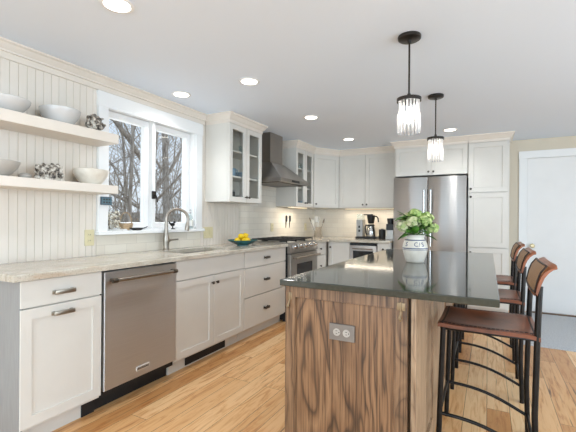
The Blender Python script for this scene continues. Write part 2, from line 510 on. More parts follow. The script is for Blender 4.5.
class MB:
    def __init__(s, Mx=None):
        s.bm = bmesh.new()
        s.M = Mx or Matrix()

    def v(s, p):
        return s.bm.verts.new(s.M @ Vector(p))

    def f(s, vs):
        try:
            return s.bm.faces.new(vs)
        except ValueError:
            return None

    def box(s, x0, x1, y0, y1, z0, z1, bev=0.0, seg=2):
        vs = [s.v((x, y, z)) for x in (x0, x1) for y in (y0, y1) for z in (z0, z1)]
        fs = [s.f([vs[i] for i in q]) for q in ((0, 1, 3, 2), (4, 6, 7, 5), (0, 4, 5, 1), (2, 3, 7, 6), (0, 2, 6, 4), (1, 5, 7, 3))]
        if bev:
            es = set(e for f in fs for e in f.edges)
            bmesh.ops.bevel(s.bm, geom=list(es), offset=bev, segments=seg, profile=0.5, affect='EDGES')
        return s

    def prism(s, pts, z0, z1, bev=0.0):
        lo = [s.v((x, y, z0)) for x, y in pts]
        hi = [s.v((x, y, z1)) for x, y in pts]
        n = len(pts)
        fs = [s.f(lo[::-1]), s.f(hi)] + [s.f((lo[i], lo[(i + 1) % n], hi[(i + 1) % n], hi[i])) for i in range(n)]
        if bev:
            es = set(e for f in fs for e in f.edges)
            bmesh.ops.bevel(s.bm, geom=list(es), offset=bev, segments=2, profile=0.5, affect='EDGES')
        return s

    def tube(s, pts, r, n=8, caps=True, closed=False):
        pts = [Vector(p) for p in pts]
        rs = r if isinstance(r, (list, tuple)) else [r] * len(pts)
        rings = []
        ref = None
        for i, p in enumerate(pts):
            if closed:
                t = (pts[(i + 1) % len(pts)] - pts[i - 1]).normalized()
            else:
                t = (pts[min(i + 1, len(pts) - 1)] - pts[max(i - 1, 0)]).normalized()
            if ref is None:
                ref = t.orthogonal().normalized()
            u = (ref - t * ref.dot(t))
            u = u.normalized() if u.length > 1e-6 else t.orthogonal().normalized()
            ref = u
            w = t.cross(u)
            rings.append([s.v(p + (u * math.cos(2 * PI * k / n) + w * math.sin(2 * PI * k / n)) * rs[i]) for k in range(n)])
        m_ = len(rings)
        for i in range(m_ if closed else m_ - 1):
            a, b = rings[i], rings[(i + 1) % m_]
            for k in range(n):
                s.f((a[k], a[(k + 1) % n], b[(k + 1) % n], b[k]))
        if caps and not closed:
            s.f(rings[0][::-1])
            s.f(rings[-1])
        return s

    def lathe(s, prof, c=(0, 0, 0), n=32, cap0=False, cap1=False, sx=1.0, sy=1.0):
        rings = []
        for r, z in prof:
            if r < 1e-6:
                rings.append([s.v((c[0], c[1], c[2] + z))])
            else:
                rings.append([s.v((c[0] + sx * r * math.cos(2 * PI * k / n), c[1] + sy * r * math.sin(2 * PI * k / n), c[2] + z)) for k in range(n)])
        for a, b in zip(rings, rings[1:]):
            for k in range(n):
                if len(a) == 1 and len(b) == 1:
                    continue
                if len(a) == 1:
                    s.f((a[0], b[(k + 1) % n], b[k]))
                elif len(b) == 1:
                    s.f((a[k], a[(k + 1) % n], b[0]))
                else:
                    s.f((a[k], a[(k + 1) % n], b[(k + 1) % n], b[k]))
        if cap0 and len(rings[0]) > 1:
            s.f(rings[0][::-1])
        if cap1 and len(rings[-1]) > 1:
            s.f(rings[-1])
        return s

    def sphere(s, c, r, u=16, v=10, sc_=(1, 1, 1)):
        prof = [(math.sin(PI * i / v), -math.cos(PI * i / v)) for i in range(v + 1)]
        rings = []
        for rr, z in prof:
            if rr < 1e-6:
                rings.append([s.v((c[0], c[1], c[2] + z * r * sc_[2]))])
            else:
                rings.append([s.v((c[0] + r * rr * math.cos(2 * PI * k / u) * sc_[0], c[1] + r * rr * math.sin(2 * PI * k / u) * sc_[1], c[2] + z * r * sc_[2])) for k in range(u)])
        for a, b in zip(rings, rings[1:]):
            for k in range(u):
                if len(a) == 1:
                    s.f((a[0], b[(k + 1) % u], b[k]))
                elif len(b) == 1:
                    s.f((a[k], a[(k + 1) % u], b[0]))
                else:
                    s.f((a[k], a[(k + 1) % u], b[(k + 1) % u], b[k]))
        return s

    def panel(s, a0, a1, b0, b1, c0, c1, rail=0.055, rec=0.009, chamf=0.004, hole=False):
        """shaker panel in the (a,b,c) frame, front face at c1; hole=True leaves the field open for a pane"""
        A = lambda i, c: [s.v((a0 + i, b0 + i, c)), s.v((a1 - i, b0 + i, c)), s.v((a1 - i, b1 - i, c)), s.v((a0 + i, b1 - i, c))]
        e = 0.0015
        bk, f0, f1 = A(0, c0), A(0, c1 - e), A(e, c1)
        i0 = A(rail, c1)
        rings = [bk, f0, f1, i0]
        if hole:
            rings += [A(rail + chamf, c1 - rec), A(rail + chamf, c0)]
        else:
            rings += [A(rail + chamf * 0.4, c1 - rec)]
        for p, q in zip(rings, rings[1:]):
            for k in range(4):
                s.f((p[k], p[(k + 1) % 4], q[(k + 1) % 4], q[k]))
        if hole:
            p, q = rings[-1], bk
            for k in range(4):
                s.f((p[k], p[(k + 1) % 4], q[(k + 1) % 4], q[k]))
        else:
            s.f(rings[-1])
            s.f(bk[::-1])
        return s

    def sweep(s, path, prof, closed_prof=True):
        """sweep a (out, z) profile along an xy path; out is to the right-hand side of the direction of travel"""
        pts = [Vector((p[0], p[1])) for p in path]
        rows = []
        for i, p in enumerate(pts):
            dirs = []
            if i > 0:
                dirs.append((p - pts[i - 1]).normalized())
            if i < len(pts) - 1:
                dirs.append((pts[i + 1] - p).normalized())
            ns = [Vector((d.y, -d.x)) for d in dirs]
            if len(ns) == 2:
                b = (ns[0] + ns[1])
                b = b / max(0.2, b.dot(ns[0]))
            else:
                b = ns[0]
            rows.append([s.v((p.x + b.x * o, p.y + b.y * o, z)) for o, z in prof])
        k = len(prof)
        for a, b in zip(rows, rows[1:]):
            for j in range(k):
                s.f((a[j], a[(j + 1) % k], b[(j + 1) % k], b[j]))
        s.f(rows[0])
        s.f(rows[-1][::-1])
        return s

    def build(s, name, material, parent=None, smooth=False, origin=None, angle=40):
        bmesh.ops.remove_doubles(s.bm, verts=s.bm.verts, dist=1e-6)
        bmesh.ops.recalc_face_normals(s.bm, faces=s.bm.faces)
        me = bpy.data.meshes.new(name)
        s.bm.to_mesh(me)
        s.bm.free()
        if parent is not None:
            org = ORG[parent.name]
        else:
            xs = [v.co for v in me.vertices]
            org = origin or Vector(((min(p.x for p in xs) + max(p.x for p in xs)) / 2,
                                    (min(p.y for p in xs) + max(p.y for p in xs)) / 2, min(p.z for p in xs)))
        org = Vector(org)
        me.transform(Matrix.Translation(-org))
        me.materials.append(M[material] if isinstance(material, str) else material)
        if smooth:
            me.shade_smooth()
            me.set_sharp_from_angle(angle=R(angle))
        o = bpy.data.objects.new(name, me)
        C.objects.link(o)
        if parent is not None:
            o.parent = parent
        else:
            o.location = org
        ORG[o.name] = org
        return o


def thing(name, label, cat, loc, group=None):
    o = bpy.data.objects.new(name, None)
    C.objects.link(o)
    o.empty_display_size = 0.05
    o.location = loc
    o['label'] = label
    o['category'] = cat
    if group:
        o['group'] = group
    ORG[o.name] = Vector(loc)
    return o


def tag(o, label, cat, group=None):
    o['label'] = label
    o['category'] = cat
    if group:
        o['group'] = group
    return o


def struct(o):
    o['kind'] = 'structure'
    return o


def dup(root, loc, label=None, rotz=None, scale=None):
    r = root.copy()
    C.objects.link(r)
    r.location = loc
    ORG[r.name] = Vector(loc)
    if label:
        r['label'] = label
    if rotz is not None:
        r.rotation_euler = (0, 0, rotz)
    if scale:
        r.scale = (scale, scale, scale)
    for ch in list(root.children):
        c = ch.copy()
        C.objects.link(c)
        c.parent = r
        for g in list(ch.children):
            d = g.copy()
            C.objects.link(d)
            d.parent = c
    return r


# ------------------------------------------------------------------ dimensions (metres; camera above the origin)
W = -2.634        # finished face of the left wall
YB = 5.87         # back wall
CEIL = 2.28
XF = -2.083       # base cabinet door faces, left run
XU = -2.317       # upper cabinet door faces, left run
YF = 5.11         # base cabinet door faces, back run
YU = 5.542        # upper cabinet faces, back run
YP = 5.278        # pantry faces
CT = 0.916        # perimeter counter top
XR, YR = 3.2, -3.2

# ------------------------------------------------------------------ room shell
struct(MB().box(-2.9, XR, YR, YB + 0.1, -0.1, 0.0).build('floor', 'floor', origin=(0, 0, 0)))
struct(MB().box(-2.9, XR, YR, YB + 0.1, CEIL, CEIL + 0.1).build('ceiling', 'ceiling'))
WY0, WY1, WZ0, WZ1 = 1.906, 2.915, 1.095, 2.085      # window opening
XW = W - 0.01
b = MB()
for y0, y1, z0, z1 in ((YR, WY0, 0, CEIL), (WY1, YB + 0.1, 0, CEIL), (WY0, WY1, 0, WZ0), (WY0, WY1, WZ1, CEIL)):
    b.box(-2.80, XW, y0, y1, z0, z1)
struct(b.build('wall_left', 'cream'))
DX0, DX1, DZ = 0.45, 1.28, 2.03
b = MB()
for x0, x1, z0, z1 in ((-2.9, DX0, 0, CEIL), (DX1, XR, 0, CEIL), (DX0, DX1, DZ, CEIL)):
    b.box(x0, x1, YB, YB + 0.1, z0, z1)
struct(b.build('wall_back', 'wall'))
b = MB()
for y0, y1, z0, z1 in ((YR, -0.5, 0, CEIL), (3.7, YB + 0.1, 0, CEIL), (-0.5, 3.7, 0, 0.2)):
    b.box(XR, XR + 0.1, y0, y1, z0, z1)
struct(b.build('wall_right', 'wall'))
b = MB()
for x0, x1, z0, z1 in ((-2.9, -2.45, 0, CEIL), (2.05, XR, 0, CEIL), (-2.45, 2.05, 0, 0.2)):
    b.box(x0, x1, YR - 0.1, YR, z0, z1)
struct(b.build('wall_front', 'wall'))


def beadboard(name, y0, y1, z0, z1, pitch=0.0508):
    """tongue-and-groove boards: one grooved relief profile extruded upward"""
    prof = []
    y = y0
    while y < y1 - 1e-4:
        e = min(y + pitch, y1)
        g = 0.0030
        prof += [(y, 0.0055), (y + g * 0.6, 0.010), (max(y + g, e - g), 0.010)]
        y = e
    prof.append((y1, 0.0055))
    b = MB()
    lo = [b.v((XW + d, yy, z0)) for yy, d in prof]
    hi = [b.v((XW + d, yy, z1)) for yy, d in prof]
    for i in range(len(prof) - 1):
        b.f((lo[i], lo[i + 1], hi[i + 1], hi[i]))
    k0 = [b.v((XW, y0, z0)), b.v((XW, y1, z0)), b.v((XW, y1, z1)), b.v((XW, y0, z1))]
    b.f(k0[::-1])
    b.f([k0[0]] + lo[::1] + [k0[1]])
    b.f([k0[3]] + hi + [k0[2]])
    b.f([k0[0], lo[0], hi[0], k0[3]])
    b.f([k0[1], lo[-1], hi[-1], k0[2]])
    return struct(b.build(name, 'cream'))


beadboard('trim_1', -1.0, 1.828, CT, 2.185)
beadboard('trim_2', 3.0, 3.68, CT, 2.185)
struct(MB().box(XW, W, 1.828, 3.0, CT, 1.072).build('trim_3', 'tile_left', origin=(0, 0, CT)))
struct(MB().box(XW, W, 3.68, YB, CT, 1.75).build('trim_4', 'tile_left', origin=(0, 0, CT)))
struct(MB().box(W + 0.001, -1.16, YB - 0.01, YB, CT, 1.45).build('trim_5', 'tile_back', origin=(0, 0, CT)))
# crown over the beadboard: flat frieze with a flared crown above it
struct(MB().sweep([(XW, -1.0), (XW, 3.045)], [(0, 2.18), (0.022, 2.18), (0.024, 2.183), (0.024, 2.219), (0.038, 2.219), (0.038, 2.231), (0.044, 2.236), (0.062, 2.262),
       (0.078, 2.270), (0.078, 2.2795), (0, 2.2795)]).build('trim_6', 'cream', smooth=True, angle=25))
struct(MB(BACK).box(DX1 + 0.09, XR, 0, 0.11, -YB, -YB + 0.014).build('baseboard_back', 'white'))

# ------------------------------------------------------------------ window
win = struct(MB(LEFT).box(WY0, WY0 + 0.018, WZ0, WZ1, -2.80, W + 0.004).box(WY1 - 0.018, WY1, WZ0, WZ1, -2.80, W + 0.004)
             .box(WY0, WY1, WZ1 - 0.018, WZ1, -2.80, W + 0.004).box(WY0, WY1, WZ0, WZ0 + 0.018, -2.80, W + 0.004)
             .box(2.372, 2.404, WZ0, WZ1, -2.76, W - 0.01).build('window_1', 'white'))
cs = MB(LEFT)
cs.box(1.828, WY0 + 0.006, 1.098, 2.17, XW, W + 0.022, 0.003)
cs.box(WY1 - 0.006, 2.998, 1.098, 2.17, XW, W + 0.022, 0.003)
cs.box(1.822, 3.004, WZ1 - 0.025, 2.176, XW, W + 0.025, 0.003)
cs.build('casing', 'white', win)
MB(LEFT).box(1.815, 3.012, 1.072, 1.10, -2.78, W + 0.05, 0.004).build('sill', 'white', win)
for y0, y1, nm in ((1.926, 2.372, 'l'), (2.404, 2.895, 'r')):
    z0, z1 = WZ0 + 0.02, WZ1 - 0.02
    r_ = 0.046
    sb = MB(LEFT)
    sb.panel(y0, y1, z0, z1, -2.735, -2.69, r_, 0.014, 0.006, hole=True)
    sash = sb.build('sash', 'white', win)
    MB(LEFT).box(y0 + r_ - 0.006, y1 - r_ + 0.006, z0 + r_ - 0.006, z1 - r_ + 0.006, -2.722, -2.716).build('pane', 'glass', sash)
lt = MB(LEFT)
lt.box(2.366, 2.410, 1.375, 1.445, W - 0.012, W + 0.002, 0.003)
lt.tube([(2.388, 1.41, W), (2.388, 1.405, W + 0.02), (2.392, 1.385, W + 0.028), (2.396, 1.345, W + 0.03)], 0.006, 8)
lt.build('latch', 'bronze', win, smooth=True)

# ------------------------------------------------------------------ door in the back wall
door = struct(MB(BACK).box(DX0 + 0.006, DX1 - 0.006, 0.012, DZ - 0.006, -YB - 0.045, -YB - 0.008, 0.002).build('door_1', 'doorw'))
dc = MB(BACK)
dc.box(DX0 - 0.09, DX0 + 0.003, 0, DZ + 0.09, -YB, -YB + 0.02, 0.003)
dc.box(DX1 - 0.003, DX1 + 0.09, 0, DZ + 0.09, -YB, -YB + 0.02, 0.003)
dc.box(DX0 - 0.094, DX1 + 0.094, DZ - 0.003, DZ + 0.094, -YB, -YB + 0.023, 0.003)
dc.box(DX0 - 0.002, DX0 + 0.005, 0, DZ, -YB - 0.09, -YB)
dc.box(DX1 - 0.005, DX1 + 0.002, 0, DZ, -YB - 0.09, -YB)
dc.box(DX0, DX1, DZ - 0.005, DZ + 0.002, -YB - 0.09, -YB)
dc.build('door_casing', 'white', door)
kb = MB(Matrix.Translation((DX0 + 0.062, YB + 0.008, 0.875)) @ Matrix.Rotation(R(90), 4, 'X'))
kb.lathe([(0.0, 0.0), (0.026, 0.0), (0.026, 0.006), (0.011, 0.012), (0.010, 0.035), (0.020, 0.042), (0.029, 0.054), (0.029, 0.064), (0.020, 0.076), (0.0, 0.080)], n=24)
kb.build('door_knob', 'brass', door, smooth=True)
MB().box(DX0 - 0.002, DX1 + 0.002, YB - 0.05, YB + 0.05, 0.0, 0.012, 0.003).build('threshold', 'thresh', door)


# ------------------------------------------------------------------ cabinet hardware
def bar_pull(fr, ac, bc, c, length=0.11, material='pewter', parent=None, name='handle', h=0.022):
    b = MB(fr)
    l = length / 2
    for s_ in (-1, 1):
        a = ac + s_ * (l - 0.008)
        b.box(a - 0.008, a + 0.008, bc - h / 2, bc + h / 2, c, c + 0.006, 0.0015)
        b.box(a - 0.005, a + 0.005, bc - h / 3, bc + h / 3, c + 0.005, c + 0.026, 0.001)
    b.box(ac - l, ac + l, bc - h / 2, bc + h / 2, c + 0.020, c + 0.032, 0.003)
    return b.build(name, material, parent, smooth=True)


def sq_knob(fr, ac, bc, c, parent, material='darkpull', s_=0.012):
    b = MB(fr)
    b.box(ac - 0.005, ac + 0.005, bc - 0.005, bc + 0.005, c, c + 0.018)
    b.box(ac - s_, ac + s_, bc - s_, bc + s_, c + 0.016, c + 0.026, 0.003)
    return b.build('knob', material, parent, smooth=True)


def rnd_knob(fr, ac, bc, c, parent, material='darkpull'):
    b = MB(fr @ Matrix.Translation((ac, bc, c)))
    b.lathe([(0.0, 0.0), (0.006, 0.0), (0.005, 0.014), (0.012, 0.020), (0.014, 0.026), (0.010, 0.031), (0, 0.033)], n=14)
    return b.build('knob', material, parent, smooth=True)


G = 0.0025   # half the gap between neighbouring fronts
DT = 0.02    # door thickness
ZT = 0.878   # top of base fronts
ZB = 0.115   # bottom of base doors


def front_flat(fr, a0, a1, b0, b1, c, parent, name='drawer'):
    b = MB(fr)
    b.box(a0 + G, a1 - G, b0 + G, b1 - G, c - DT, c, 0.002)
    return b.build(name, 'cab', parent)


def front_shaker(fr, a0, a1, b0, b1, c, parent, name='door', rail=0.055):
    b = MB(fr)
    b.panel(a0 + G, a1 - G, b0 + G, b1 - G, c - DT, c, rail)
    return b.build(name, 'cab', parent)


def base_body(fr, a0, a1, c, cback, parent, toe=True, open_top=False, toe_mat='cab'):
    """carcass set back behind the fronts, with a recessed toe kick"""
    b = MB(fr)
    if open_top:
        for q0, q1 in ((a0 + 0.001, a0 + 0.018), (a1 - 0.018, a1 - 0.001)):
            b.box(q0, q1, 0.10, CT - 0.036, cback, c - DT - 0.001)
        b.box(a0 + 0.018, a1 - 0.018, 0.10, 0.118, cback, c - DT - 0.001)
        b.box(a0 + 0.018, a1 - 0.018, 0.118, CT - 0.036, cback, cback + 0.012)
        b.box(a0 + 0.018, a1 - 0.018, 0.70, CT - 0.036, c - DT - 0.02, c - DT - 0.001)
    else:
        b.box(a0 + 0.001, a1 - 0.001, 0.10, CT - 0.036, cback, c - DT - 0.001)
    o = b.build('body', 'cab', parent)
    if toe:
        MB(fr).box(a0 + 0.001, a1 - 0.001, 0.0, 0.10, cback + 0.05, c - 0.075).build('toe_kick', toe_mat, parent)
    return o


# ------------------------------------------------------------------ left run, base units
XBK = W + 0.003
# drawer-over-door cabinet at the near end
t = thing('base_cabinet', 'white drawer over door cabinet at the near end, beside the dishwasher', 'cabinet', ((XF + W) / 2, 1.26, 0))
y0, y1 = 1.031, 1.486
base_body(LEFT, y0 + 0.018, y1, XF, XBK, t)
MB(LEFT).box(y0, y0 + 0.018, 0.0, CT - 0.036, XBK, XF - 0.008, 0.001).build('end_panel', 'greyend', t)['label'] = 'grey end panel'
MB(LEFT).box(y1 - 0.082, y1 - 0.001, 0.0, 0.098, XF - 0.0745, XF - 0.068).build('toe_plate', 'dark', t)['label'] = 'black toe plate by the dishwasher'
d = front_flat(LEFT, y0, y1, 0.735, ZT, XF, t)
bar_pull(LEFT, 1.247, 0.797, XF, 0.115, 'pewter', d)
d = front_shaker(LEFT, y0, y1, ZB, 0.732, XF, t)
bar_pull(LEFT, 1.243, 0.683, XF, 0.115, 'pewter', d)

# dishwasher
t = thing('dishwasher', 'stainless steel dishwasher with a long bar handle under the counter', 'dishwasher', ((XF + W) / 2, 1.79, 0))
y0, y1 = 1.489, 2.096
MB(LEFT).box(y0 + 0.004, y1 - 0.004, 0.09, CT - 0.038, XBK, XF - 0.02).build('tub', 'dark', t)
MB(LEFT).box(y0 + 0.004, y1 - 0.004, 0.135, 0.868, XF - 0.019, XF + 0.014, 0.004).build('door_panel', 'steel', t)
MB(LEFT).box(y0 + 0.004, y1 - 0.004, 0.0, 0.088, XF - 0.12, XF - 0.085).build('kick_plate', 'dark', t)
h = MB(LEFT)
h.tube([(y0 + 0.045, 0.815, XF + 0.052), (y1 - 0.045, 0.815, XF + 0.052)], 0.012, 12)
handle = h.build('handle', 'nickel', t, smooth=True)
for a in (y0 + 0.052, y1 - 0.052):
    hb = MB(LEFT)
    hb.box(a - 0.012, a + 0.012, 0.803, 0.827, XF + 0.013, XF + 0.05, 0.003)
    hb.tube([(a - 0.022, 0.815, XF + 0.052), (a + 0.014, 0.815, XF + 0.052)], 0.0145, 12)
    hb.build('handle_bracket', 'darkpull', handle, smooth=True)


def text_mesh(s, size, material, Mx, parent, name, extr=0.0006, spacing=1.0, warp=None, bold=0.0):
    cu = bpy.data.curves.new('lettering', 'FONT')
    cu.body = s
    cu.size = size
    cu.align_x = 'CENTER'
    cu.align_y = 'CENTER'
    cu.extrude = extr
    cu.offset = bold
    cu.space_character = spacing
    ob = bpy.data.objects.new('lettering', cu)
    C.objects.link(ob)
    bpy.context.view_layer.update()
    dg = bpy.context.evaluated_depsgraph_get()
    me = bpy.data.meshes.new_from_object(ob.evaluated_get(dg))
    bpy.data.objects.remove(ob)
    bpy.data.curves.remove(cu)
    b = MB(Mx)
    b.bm.from_mesh(me)
    bpy.data.meshes.remove(me)
    for v in b.bm.verts:
        v.co = b.M @ (Vector(warp(v.co)) if warp else v.co)
    return b.build(name, material, parent)


bd = MB(LEFT).box(1.732, 1.842, 0.176, 0.206, XF + 0.0135, XF + 0.017, 0.002).build('badge', 'whiteplate', t)
MB(LEFT).box(1.736, 1.838, 0.180, 0.202, XF + 0.0165, XF + 0.0175).build('badge_plate', 'steel', bd)
text_mesh('KitchenAid', 0.0205, 'ink', LEFT @ Matrix.Translation((1.787, 0.191, XF + 0.0178)), bd, 'badge_lettering')

# sink base
t = thing('sink_cabinet', 'white two-door sink cabinet under the window', 'cabinet', ((XF + W) / 2, 2.55, 0))
y0, y1 = 2.099, 3.003
base_body(LEFT, y0, y1, XF, XBK, t, open_top=True)
front_flat(LEFT, y0, y1, 0.723, ZT, XF, t, 'false_front')
ym = (y0 + y1) / 2
d = front_shaker(LEFT, y0, ym, ZB, 0.720, XF, t)
sq_knob(LEFT, ym - 0.03, 0.655, XF, d)
d = front_shaker(LEFT, ym, y1, ZB, 0.720, XF, t)
sq_knob(LEFT, ym + 0.03, 0.655, XF, d)
MB(LEFT).box(2.28, 2.80, 0.012, 0.088, XF - 0.0745, XF - 0.070).build('toe_vent', 'dark', t)['label'] = 'black toe-kick vent'

# drawer bank
t = thing('drawer_cabinet', 'white three-drawer cabinet with dark pulls left of the range', 'cabinet', ((XF + W) / 2, 3.42, 0))
y0, y1 = 3.006, 3.846
base_body(LEFT, y0, y1, XF, XBK, t)
for z0, z1 in ((0.716, ZT), (0.424, 0.713), (ZB, 0.421)):
    d = front_flat(LEFT, y0, y1, z0, z1, XF, t)
    bar_pull(LEFT, (y0 + y1) / 2 - 0.02, (z0 + z1) / 2, XF, 0.085, 'darkpull', d, h=0.026)

# narrow drawer cabinet between range and corner
t = thing('corner_base_cabinet', 'white corner cabinet with two small drawers right of the range', 'cabinet', ((XF + W) / 2, 5.2, 0))
y0, y1 = 4.640, 5.085
b = MB()
b.box(XBK, XF - DT - 0.001, y0, YB - 0.012, 0.10, CT - 0.036)
b.build('body', 'cab', t)
MB().box(XBK + 0.05, XF - 0.075, y0, 5.4, 0, 0.10).build('toe_kick', 'cab', t)
for z0, z1 in ((0.70, ZT), (0.40, 0.697), (ZB, 0.397)):
    d = front_flat(LEFT, y0, y1, z0, z1, XF, t)
    sq_knob(LEFT, (y0 + y1) / 2, (z0 + z1) / 2, XF, d)

# back run base units
t = thing('door_base_cabinet', 'white single-door base cabinet in the far corner left of the microwave', 'cabinet', (-1.9, YF + 0.3, 0))
x0, x1 = XF + 0.012, -1.73
base_body(BACK, x0, x1, -YF, -YB + 0.012, t)
d = front_shaker(BACK, x0 + 0.02, x1, ZB, ZT, -YF, t)
sq_knob(BACK, x0 + 0.05, 0.80, -YF, d)
t = thing('microwave', 'stainless drawer microwave with dark window built under the back counter', 'microwave', (-1.53, YF + 0.3, 0.45))
x0, x1 = -1.728, -1.342
MB(BACK).box(x0 + 0.003, x1 - 0.003, 0.46, CT - 0.037, -YB + 0.05, -YF - 0.01).build('body', 'dark', t)
MB(BACK).box(x0 + 0.003, x1 - 0.003, 0.46, 0.84, -YF - 0.01, -YF + 0.02, 0.004).build('front_panel', 'steel', t)
MB(BACK).box(x0 + 0.05, x1 - 0.05, 0.56, 0.765, -YF + 0.0195, -YF + 0.023, 0.001).build('glass_window', 'blackglass', t)
MB(BACK).box(x0 + 0.003, x1 - 0.003, 0.842, 0.874, -YF - 0.01, -YF + 0.016, 0.003).build('control_strip', 'blackglass', t)
b = MB(BACK)
b.tube([(x0 + 0.05, 0.795, -YF + 0.05), (x1 - 0.05, 0.795, -YF + 0.05)], 0.008, 10)
for a in (x0 + 0.06, x1 - 0.06):
    b.tube([(a, 0.795, -YF + 0.018), (a, 0.795, -YF + 0.05)], 0.006, 8)
b.build('handle', 'nickel', t, smooth=True)
t = thing('microwave_base_cabinet', 'white drawer cabinet beneath the built-in microwave', 'cabinet', (-1.53, YF + 0.3, 0))
MB(BACK).box(x0 + 0.001, x1 - 0.001, 0.10, 0.455, -YB + 0.012, -YF - DT - 0.001).build('body', 'cab', t)
MB(BACK).box(x0 + 0.001, x1 - 0.001, 0, 0.10, -YB + 0.05, -YF - 0.075).build('toe_kick', 'cab', t)
d = front_flat(BACK, x0, x1, ZB, 0.452, -YF, t)
bar_pull(BACK, (x0 + x1) / 2, 0.29, -YF, 0.085, 'darkpull', d, h=0.026)
t = thing('narrow_base_cabinet', 'narrow white drawer over door cabinet between microwave and refrigerator', 'cabinet', (-1.25, YF + 0.3, 0))
x0, x1 = -1.340, -1.172
base_body(BACK, x0, x1, -YF, -YB + 0.012, t)
d = front_flat(BACK, x0, x1, 0.735, ZT, -YF, t)
rnd_knob(BACK, (x0 + x1) / 2, 0.80, -YF, d)
d = front_shaker(BACK, x0, x1, ZB, 0.732, -YF, t, rail=0.04)
rnd_knob(BACK, x0 + 0.03, 0.68, -YF, d)

# ------------------------------------------------------------------ counters
ZC = CT - 0.034
XC = XF + 0.033
SX0, SX1, SY0, SY1 = -2.50, -2.19, 2.30, 2.90


def ring_slab(b, o, i, z0, z1):
    """rectangular slab o with a rectangular hole i (each x0,x1,y0,y1)"""
    q = lambda r, z: [b.v((r[0], r[2], z)), b.v((r[1], r[2], z)), b.v((r[1], r[3], z)), b.v((r[0], r[3], z))]
    e = 0.006
    oo = (o[0] + e, o[1] - e, o[2] + e, o[3] - e)
    rings = [q(i, z0), q(o, z0), q(o, z1 - e), q(oo, z1), q(i, z1)]
    for a, c in zip(rings, rings[1:] + rings[:1]):
        for k in range(4):
            b.f((a[k], a[(k + 1) % 4], c[(k + 1) % 4], c[k]))


b = MB()
ring_slab(b, (W + 0.001, XC, 0.985, 3.848), (SX0, SX1, SY0, SY1), ZC, CT)
tag(b.build('countertop', 'granite'), 'cream granite countertop with brown veins under the window', 'countertop')
b = MB()
b.prism([(W + 0.001, 4.638), (XC, 4.638), (XC, YF - 0.03), (-1.165, YF - 0.03), (-1.165, YB - 0.012), (W + 0.001, YB - 0.012)], ZC, CT, 0.005)
tag(b.build('countertop', 'granite'), 'cream granite corner countertop beneath the far wall cabinets', 'countertop')

# sink bowl and faucet
t = thing('sink', 'undermount stainless steel sink below the window', 'sink', ((SX0 + SX1) / 2, (SY0 + SY1) / 2, 0.68))
b = MB()
q = lambda x0, x1, y0, y1, z: [b.v((x0, y0, z)), b.v((x1, y0, z)), b.v((x1, y1, z)), b.v((x0, y1, z))]
e = 0.016
rings = [q(SX0 - e, SX1 + e, SY0 - e, SY1 + e, ZC - 0.004), q(SX0 - e, SX1 + e, SY0 - e, SY1 + e, ZC - 0.001), q(SX0 + 0.002, SX1 - 0.002, SY0 + 0.002, SY1 - 0.002, ZC - 0.001),
         q(SX0 + 0.008, SX1 - 0.008, SY0 + 0.008, SY1 - 0.008, 0.71), q(SX0 + 0.03, SX1 - 0.03, SY0 + 0.03, SY1 - 0.03, 0.69)]
for a, c in zip(rings, rings[1:]):
    for k in range(4):
        b.f((a[k], a[(k + 1) % 4], c[(k + 1) % 4], c[k]))
b.f(rings[-1])
lo = q(SX0 - 0.002, SX1 + 0.002, SY0 - 0.002, SY1 + 0.002, 0.685)
for k in range(4):
    b.f((rings[0][k], rings[0][(k + 1) % 4], lo[(k + 1) % 4], lo[k]))
b.f(lo)
b.build('bowl', 'sink', t)
MB().lathe([(0, 0.691), (0.04, 0.691), (0.04, 0.696), (0.0, 0.694)], ((SX0 + SX1) / 2, (SY0 + SY1) / 2, 0), 20).build('drain', 'chrome', t, smooth=True)

fx, fy = -2.555, 2.455
t = thing('faucet', 'brushed nickel gooseneck faucet standing behind the sink', 'faucet', (fx, fy, CT))
b = MB()
b.lathe([(0.0, 0), (0.031, 0), (0.031, 0.006), (0.026, 0.012), (0.023, 0.03), (0.027, 0.07), (0.028, 0.10), (0.022, 0.14), (0.016, 0.19), (0.0145, 0.22), (0.0, 0.22)], (fx, fy, CT), 20)
b.build('body', 'nickel', t, smooth=True)
sd = Vector((0.62, 0.78, 0)).normalized()      # direction the spout swings towards
RAD = 0.096
pts = [(fx, fy, CT + 0.19), (fx, fy, CT + 0.27)]
for k in range(13):
    a = PI - PI * 1.08 * k / 12
    pts.append((fx + sd.x * (RAD + RAD * math.cos(a)), fy + sd.y * (RAD + RAD * math.cos(a)), CT + 0.275 + RAD * math.sin(a)))
MB().tube(pts, [0.0145] * 6 + [0.0135] * 9, 14).build('spout', 'nickel', t, smooth=True)
e0, e1 = Vector(pts[-1]), Vector(pts[-1]) + (Vector(pts[-1]) - Vector(pts[-2])).normalized() * 0.078
MB().tube([e0, e0.lerp(e1, 0.15), e0.lerp(e1, 0.7), e1], [0.0145, 0.017, 0.021, 0.019], 14).build('spray_head', 'nickel', t, smooth=True)
hx = Vector((0.15, 0.98, 0)).normalized()
MB().tube([(fx, fy, CT + 0.085), (fx + hx.x * 0.035, fy + hx.y * 0.035, CT + 0.088), (fx + hx.x * 0.05, fy + hx.y * 0.05, CT + 0.09), (fx + hx.x * 0.13, fy + hx.y * 0.13, CT + 0.094)],
          [0.016, 0.016, 0.009, 0.006], 12).build('handle', 'nickel', t, smooth=True)

